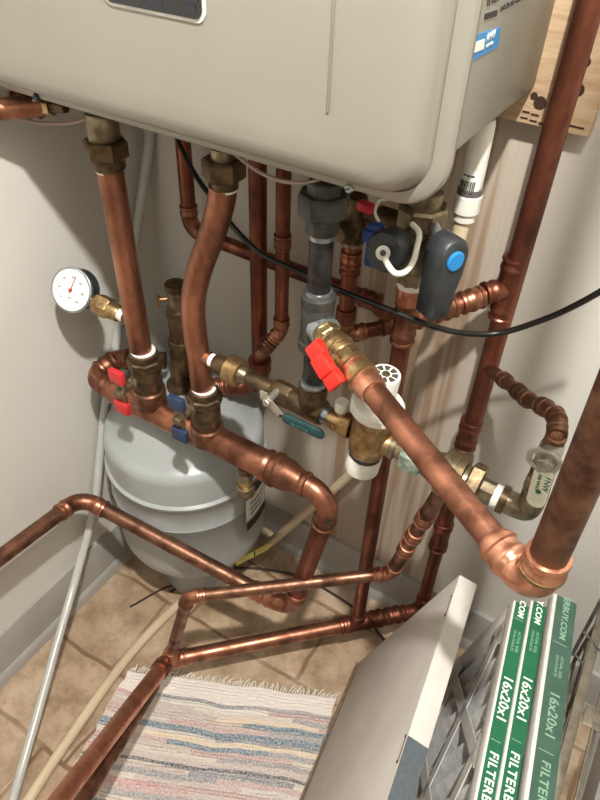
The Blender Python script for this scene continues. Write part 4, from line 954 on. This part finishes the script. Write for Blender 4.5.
# filters -------------------------------------------------------------
FZ = .5; FL = .40
def filt(name, label, pa, pb, w, film, head, group='pleated air filters'):
    """pa, pb: photo points on the left top edge (far, near)"""
    a = at(*pa, Z=FZ); b = at(*pb, Z=FZ); d = (b-a).normalized(); s = Vector((-d.y, d.x, 0)); s = s if s.x > 0 else -s
    lean = Vector((-.16*0, 0, 0))
    L_ = FL; t = thing(name, label, 'air filter', (a+d*L_/2+s*w/2)-Vector((0, 0, FZ)), group)
    Zb = .003; up = (Vector((0, 0, 1))+s*.22).normalized(); H = (FZ-Zb)/up.z; s = (s-up*s.dot(up)).normalized()
    G = GREENW if film else GREEN
    # frame: four edge rails
    def bar(nm, c, hx, hy, hz, m, par=t, bev=.0006):
        q = MB(); q.box(c, hx, hy, hz, bev); return q.build(nm, m, par)
    fw = .018
    top_ = bar('top_rail', a+d*L_/2+s*w/2-up*fw/2, d*L_/2, s*w/2, up*fw/2, FRM)
    bar('bottom_rail', a+d*L_/2+s*w/2-up*(H-fw/2), d*L_/2, s*w/2, up*fw/2, FRM)
    for q_ in (fw/2, L_-fw/2): bar('side_rail', a+d*q_+s*w/2-up*H/2, d*fw/2, s*w/2, up*(H/2-fw), FRM)
    # pleats: zigzag sheet running along d
    V = []; F = []; n = 22
    for i in range(n+1):
        x = fw+(L_-2*fw)*i/n; y = w*(.22 if i % 2 else .82)
        for z in (fw, H-fw): V.append(a+d*x+s*y-up*z)
    for i in range(n): F.append((2*i, 2*i+1, 2*i+3, 2*i+2))
    mesh('pleated_media', V, F, MESHM, t, smooth=False)
    # diamond support grid on the left face
    gm = MB(); nlat = 3; th = .009; step = (H-2*fw)/nlat; W_ = L_-2*fw
    for k in range(-2, nlat+1):
        for sg in (1, -1):
            p0 = (0, step*k) if sg == 1 else (W_, step*k); sl_ = step*2/W_*sg
            # clip the strip to the frame opening
            xs = [W_*i/24 for i in range(25)]; seg_ = [(x, step*k+abs(x-p0[0])*step*2.2/W_) for x in xs]; seg_ = [(x, z) for x, z in seg_ if 0 <= z <= H-2*fw]
            if len(seg_) > 1:
                A_ = a+d*(fw+seg_[0][0])-up*(fw+seg_[0][1]); B_ = a+d*(fw+seg_[-1][0])-up*(fw+seg_[-1][1]); dd = (B_-A_).normalized(); gm.box((A_+B_)/2+s*.0015, (B_-A_)/2, s*.0006, dd.cross(s).normalized()*th)
    gm.build('support_grid', FRM, t, smooth=False)
    # green printed top
    gr = bar('printed_label', a+d*(L_/2)+s*(w*.56)+up*.0003, d*(L_/2-.0005), s*(w*.42), up*.0006, G, t, 0)
    tm_ = FTXG if film else FTXT; yy = s; zt_ = up*.0012
    def place(txt, py, size, off, m=tm_, bold=.0003, sxp=1.05):
        lo, hi = -.1, .6
        for _ in range(40):
            m_ = (lo+hi)/2; q = a+d*m_+s*w*.5-CAM; y_ = 400-FPX*q.dot(_u)/q.dot(_f)
            if y_ < py: lo = m_
            else: hi = m_
        if m_ < -.05 or m_ > L_-.01: return
        text(txt, size, a+d*m_+s*(w*.56-size*.33+off)+zt_, d, s, m, gr, 'lettering', .0001, bold, sx=sxp)
    dy = 0 if not film else 22
    place('16x20x1', 676+dy*.7, .0165, 0)
    place('FILTERBUY.COM', 752+dy*.4, .0145, 0, sxp=1.12)
    place('ACTUAL SIZE:', 631+dy*1.1, .0048, .003, FTXG, .0001)
    place('15.5x19.5x0.75', 631+dy*1.1, .0048, -.003, FTXG, .0001)
    # fold lines across the print
    for py in (620+dy*1.1, 741+dy*.5):
        lo, hi = -.1, .6
        for _ in range(40):
            m_ = (lo+hi)/2; q = a+d*m_+s*w*.5-CAM; y_ = 400-FPX*q.dot(_u)/q.dot(_f)
            if y_ < py: lo = m_
            else: hi = m_
        if 0 < m_ < L_: bar('divider_line', a+d*m_+s*w*.5+up*.0011, d*.0004, s*w*.28, up*.0002, FTXG, gr, 0)
    # the same web address starts at the far end
    place(head, 601 if not film else 598, .0115, 0, sxp=1.05)
    return t, a, d, s
f1 = filt('air_filter', 'first green-topped pleated filter beside the cardboard box, its diamond grid face showing', (514, 600), (474, 800), .0215, False, 'COM')
f2 = filt('air_filter', 'second green-topped filter, standing between the first and the film-wrapped one', (531.5, 600), (496, 800), .0215, False, 'Y.COM')
f3, fa, fdir, fs = filt('air_filter', 'third filter, dull green and wrapped in clear plastic film, beside the metal rack', (554, 593), (524, 800), .033, True, 'ERBUY.COM')
# film folds
FILM = mat('clear_film', (200, 214, 206), .12, trans=0, alpha=.06, bump=.8, bscale=26, spec=.9)
V = []; F = []; n = 60; kk = 10
for i in range(n+1):
    for j in range(kk+1):
        u = -.004+(FL+.012)*i/n
        if j < 3: ofs = fs*(-.002-.009*(2-j)/2) - Vector((0, 0, .04*(2-j)/2+.0))
        elif j < 8: ofs = fs*(.034*(j-3)/4)
        else: ofs = fs*(.036-.022*(j-7)/3)-Vector((0, 0, .1*(j-7)/3))
        w_ = .0022*noise.noise(Vector((i*.45, j*1.3, 2)))
        V.append(fa+fdir*u+ofs+Vector((w_, w_, .0035+w_*.9)))
for i in range(n):
    for j in range(kk): a_ = i*(kk+1)+j; F.append((a_, a_+kk+1, a_+kk+2, a_+1))
mesh('plastic_film', V, F, FILM, f3, ang=60)

# ================================================================== wire rack at the right
rk = thing('wire_rack', 'grey steel wire rack standing against the right wall beside the filters', 'rack', (.94, -.3, 0))
Zr = .44
ra = at(603, 610, Z=Zr); rb2 = at(552, 803, Z=Zr); rd = (rb2-ra).normalized(); rsd = Vector((-rd.y, rd.x, 0)); rsd = rsd if rsd.x > 0 else -rsd
def rbar(nm, p, q, w, h, m):
    p = Vector(p); q = Vector(q); d = (q-p).normalized(); s = rsd-d*rsd.dot(d); s.normalize(); u_ = d.cross(s); b_ = MB(); b_.box((p+q)/2, (q-p)/2, s*w, u_*h, .0008); return b_.build(nm, m, rk)
near = rb2+rd*.2
rbar('top_rail', ra, near, .0062, .004, RACK)
rbar('inner_rail', ra+rsd*.024-Vector((0, 0, .006)), near+rsd*.024-Vector((0, 0, .006)), .0018, .0018, RACK)
rbar('outer_rail', ra+rsd*.030-Vector((0, 0, .03)), near+rsd*.030-Vector((0, 0, .03)), .0022, .0022, RACK)
rbar('bottom_rail', ra-Vector((0, 0, Zr-.012)), near-Vector((0, 0, Zr-.012)), .005, .004, RACK)
for i in range(5):
    p = ra+(near-ra)*(.02+i*.24); w_ = MB(); w_.sweep([p-Vector((0, 0, .003)), p-Vector((0, 0, Zr-.002))], .003, 10); w_.build('upright', RACK, rk)
for i in range(6):
    z = .06+i*.06; w_ = MB(); w_.sweep([ra-Vector((0, 0, z)), near-Vector((0, 0, z))], .0016, 8); w_.build('wire', RACKD, rk)
# far mesh corner
c0 = at(574, 652, Z=.40); c1_ = at(606, 590, Z=.40)
w_ = MB(); w_.sweep([at(572, 655, Y=-.18), at(608, 587, Y=-.12)], .0026, 8); w_.build('corner_wire', RACKD, rk)
for (a1, b1_) in (((584, 632), (604, 655)), ((599, 600), (612, 612)), ((575, 655), (587, 668)), ((590, 668), (583, 700))):
    w_ = MB(); w_.sweep([at(*a1, Y=-.17), at(*b1_, Y=-.2)], .0016, 8); w_.build('corner_wire', STEEL if a1[0] < 600 else RACKD, rk)
w_ = MB(); ep = ra+(near-ra)*.33
w_.box(ep+rsd*.022-Vector((0, 0, .006)), rd*.014, rsd*.012, (0, 0, .0012), .001); w_.sweep([ep+rsd*.026-Vector((0, 0, .004)), ep+rsd*.026-Vector((0, 0, .009))], .006, 12); w_.build('bracket', RACK, rk)

# ================================================================== light
sc = bpy.context.scene
def arealight(name, loc, tgt, size, energy, col, shape='DISK'):
    l = bpy.data.lights.new(name, 'AREA'); l.shape = shape; l.size = size; l.energy = energy; l.color = col
    o = bpy.data.objects.new(name, l); C.objects.link(o); o.location = loc; o.rotation_euler = (Vector(tgt)-Vector(loc)).to_track_quat('-Z', 'Y').to_euler(); return o
arealight('ceiling_lamp', (.88, -.82, 2.15), (.45, -.2, .6), .06, 39, (1, .97, .93))
arealight('room_fill', (.5, -2.3, 1.7), (.5, 0, .8), 1.0, 3, (1, .98, .96))  # broad soft fill added for the ambient level; no window is built
w = bpy.data.worlds.new('world'); sc.world = w; w.use_nodes = True; bg = w.node_tree.nodes['Background']; bg.inputs[0].default_value = (1, .98, .96, 1); bg.inputs[1].default_value = .2
sc.view_settings.view_transform = 'Standard'; sc.view_settings.look = 'None'; sc.view_settings.gamma = 1; sc.view_settings.exposure = 0
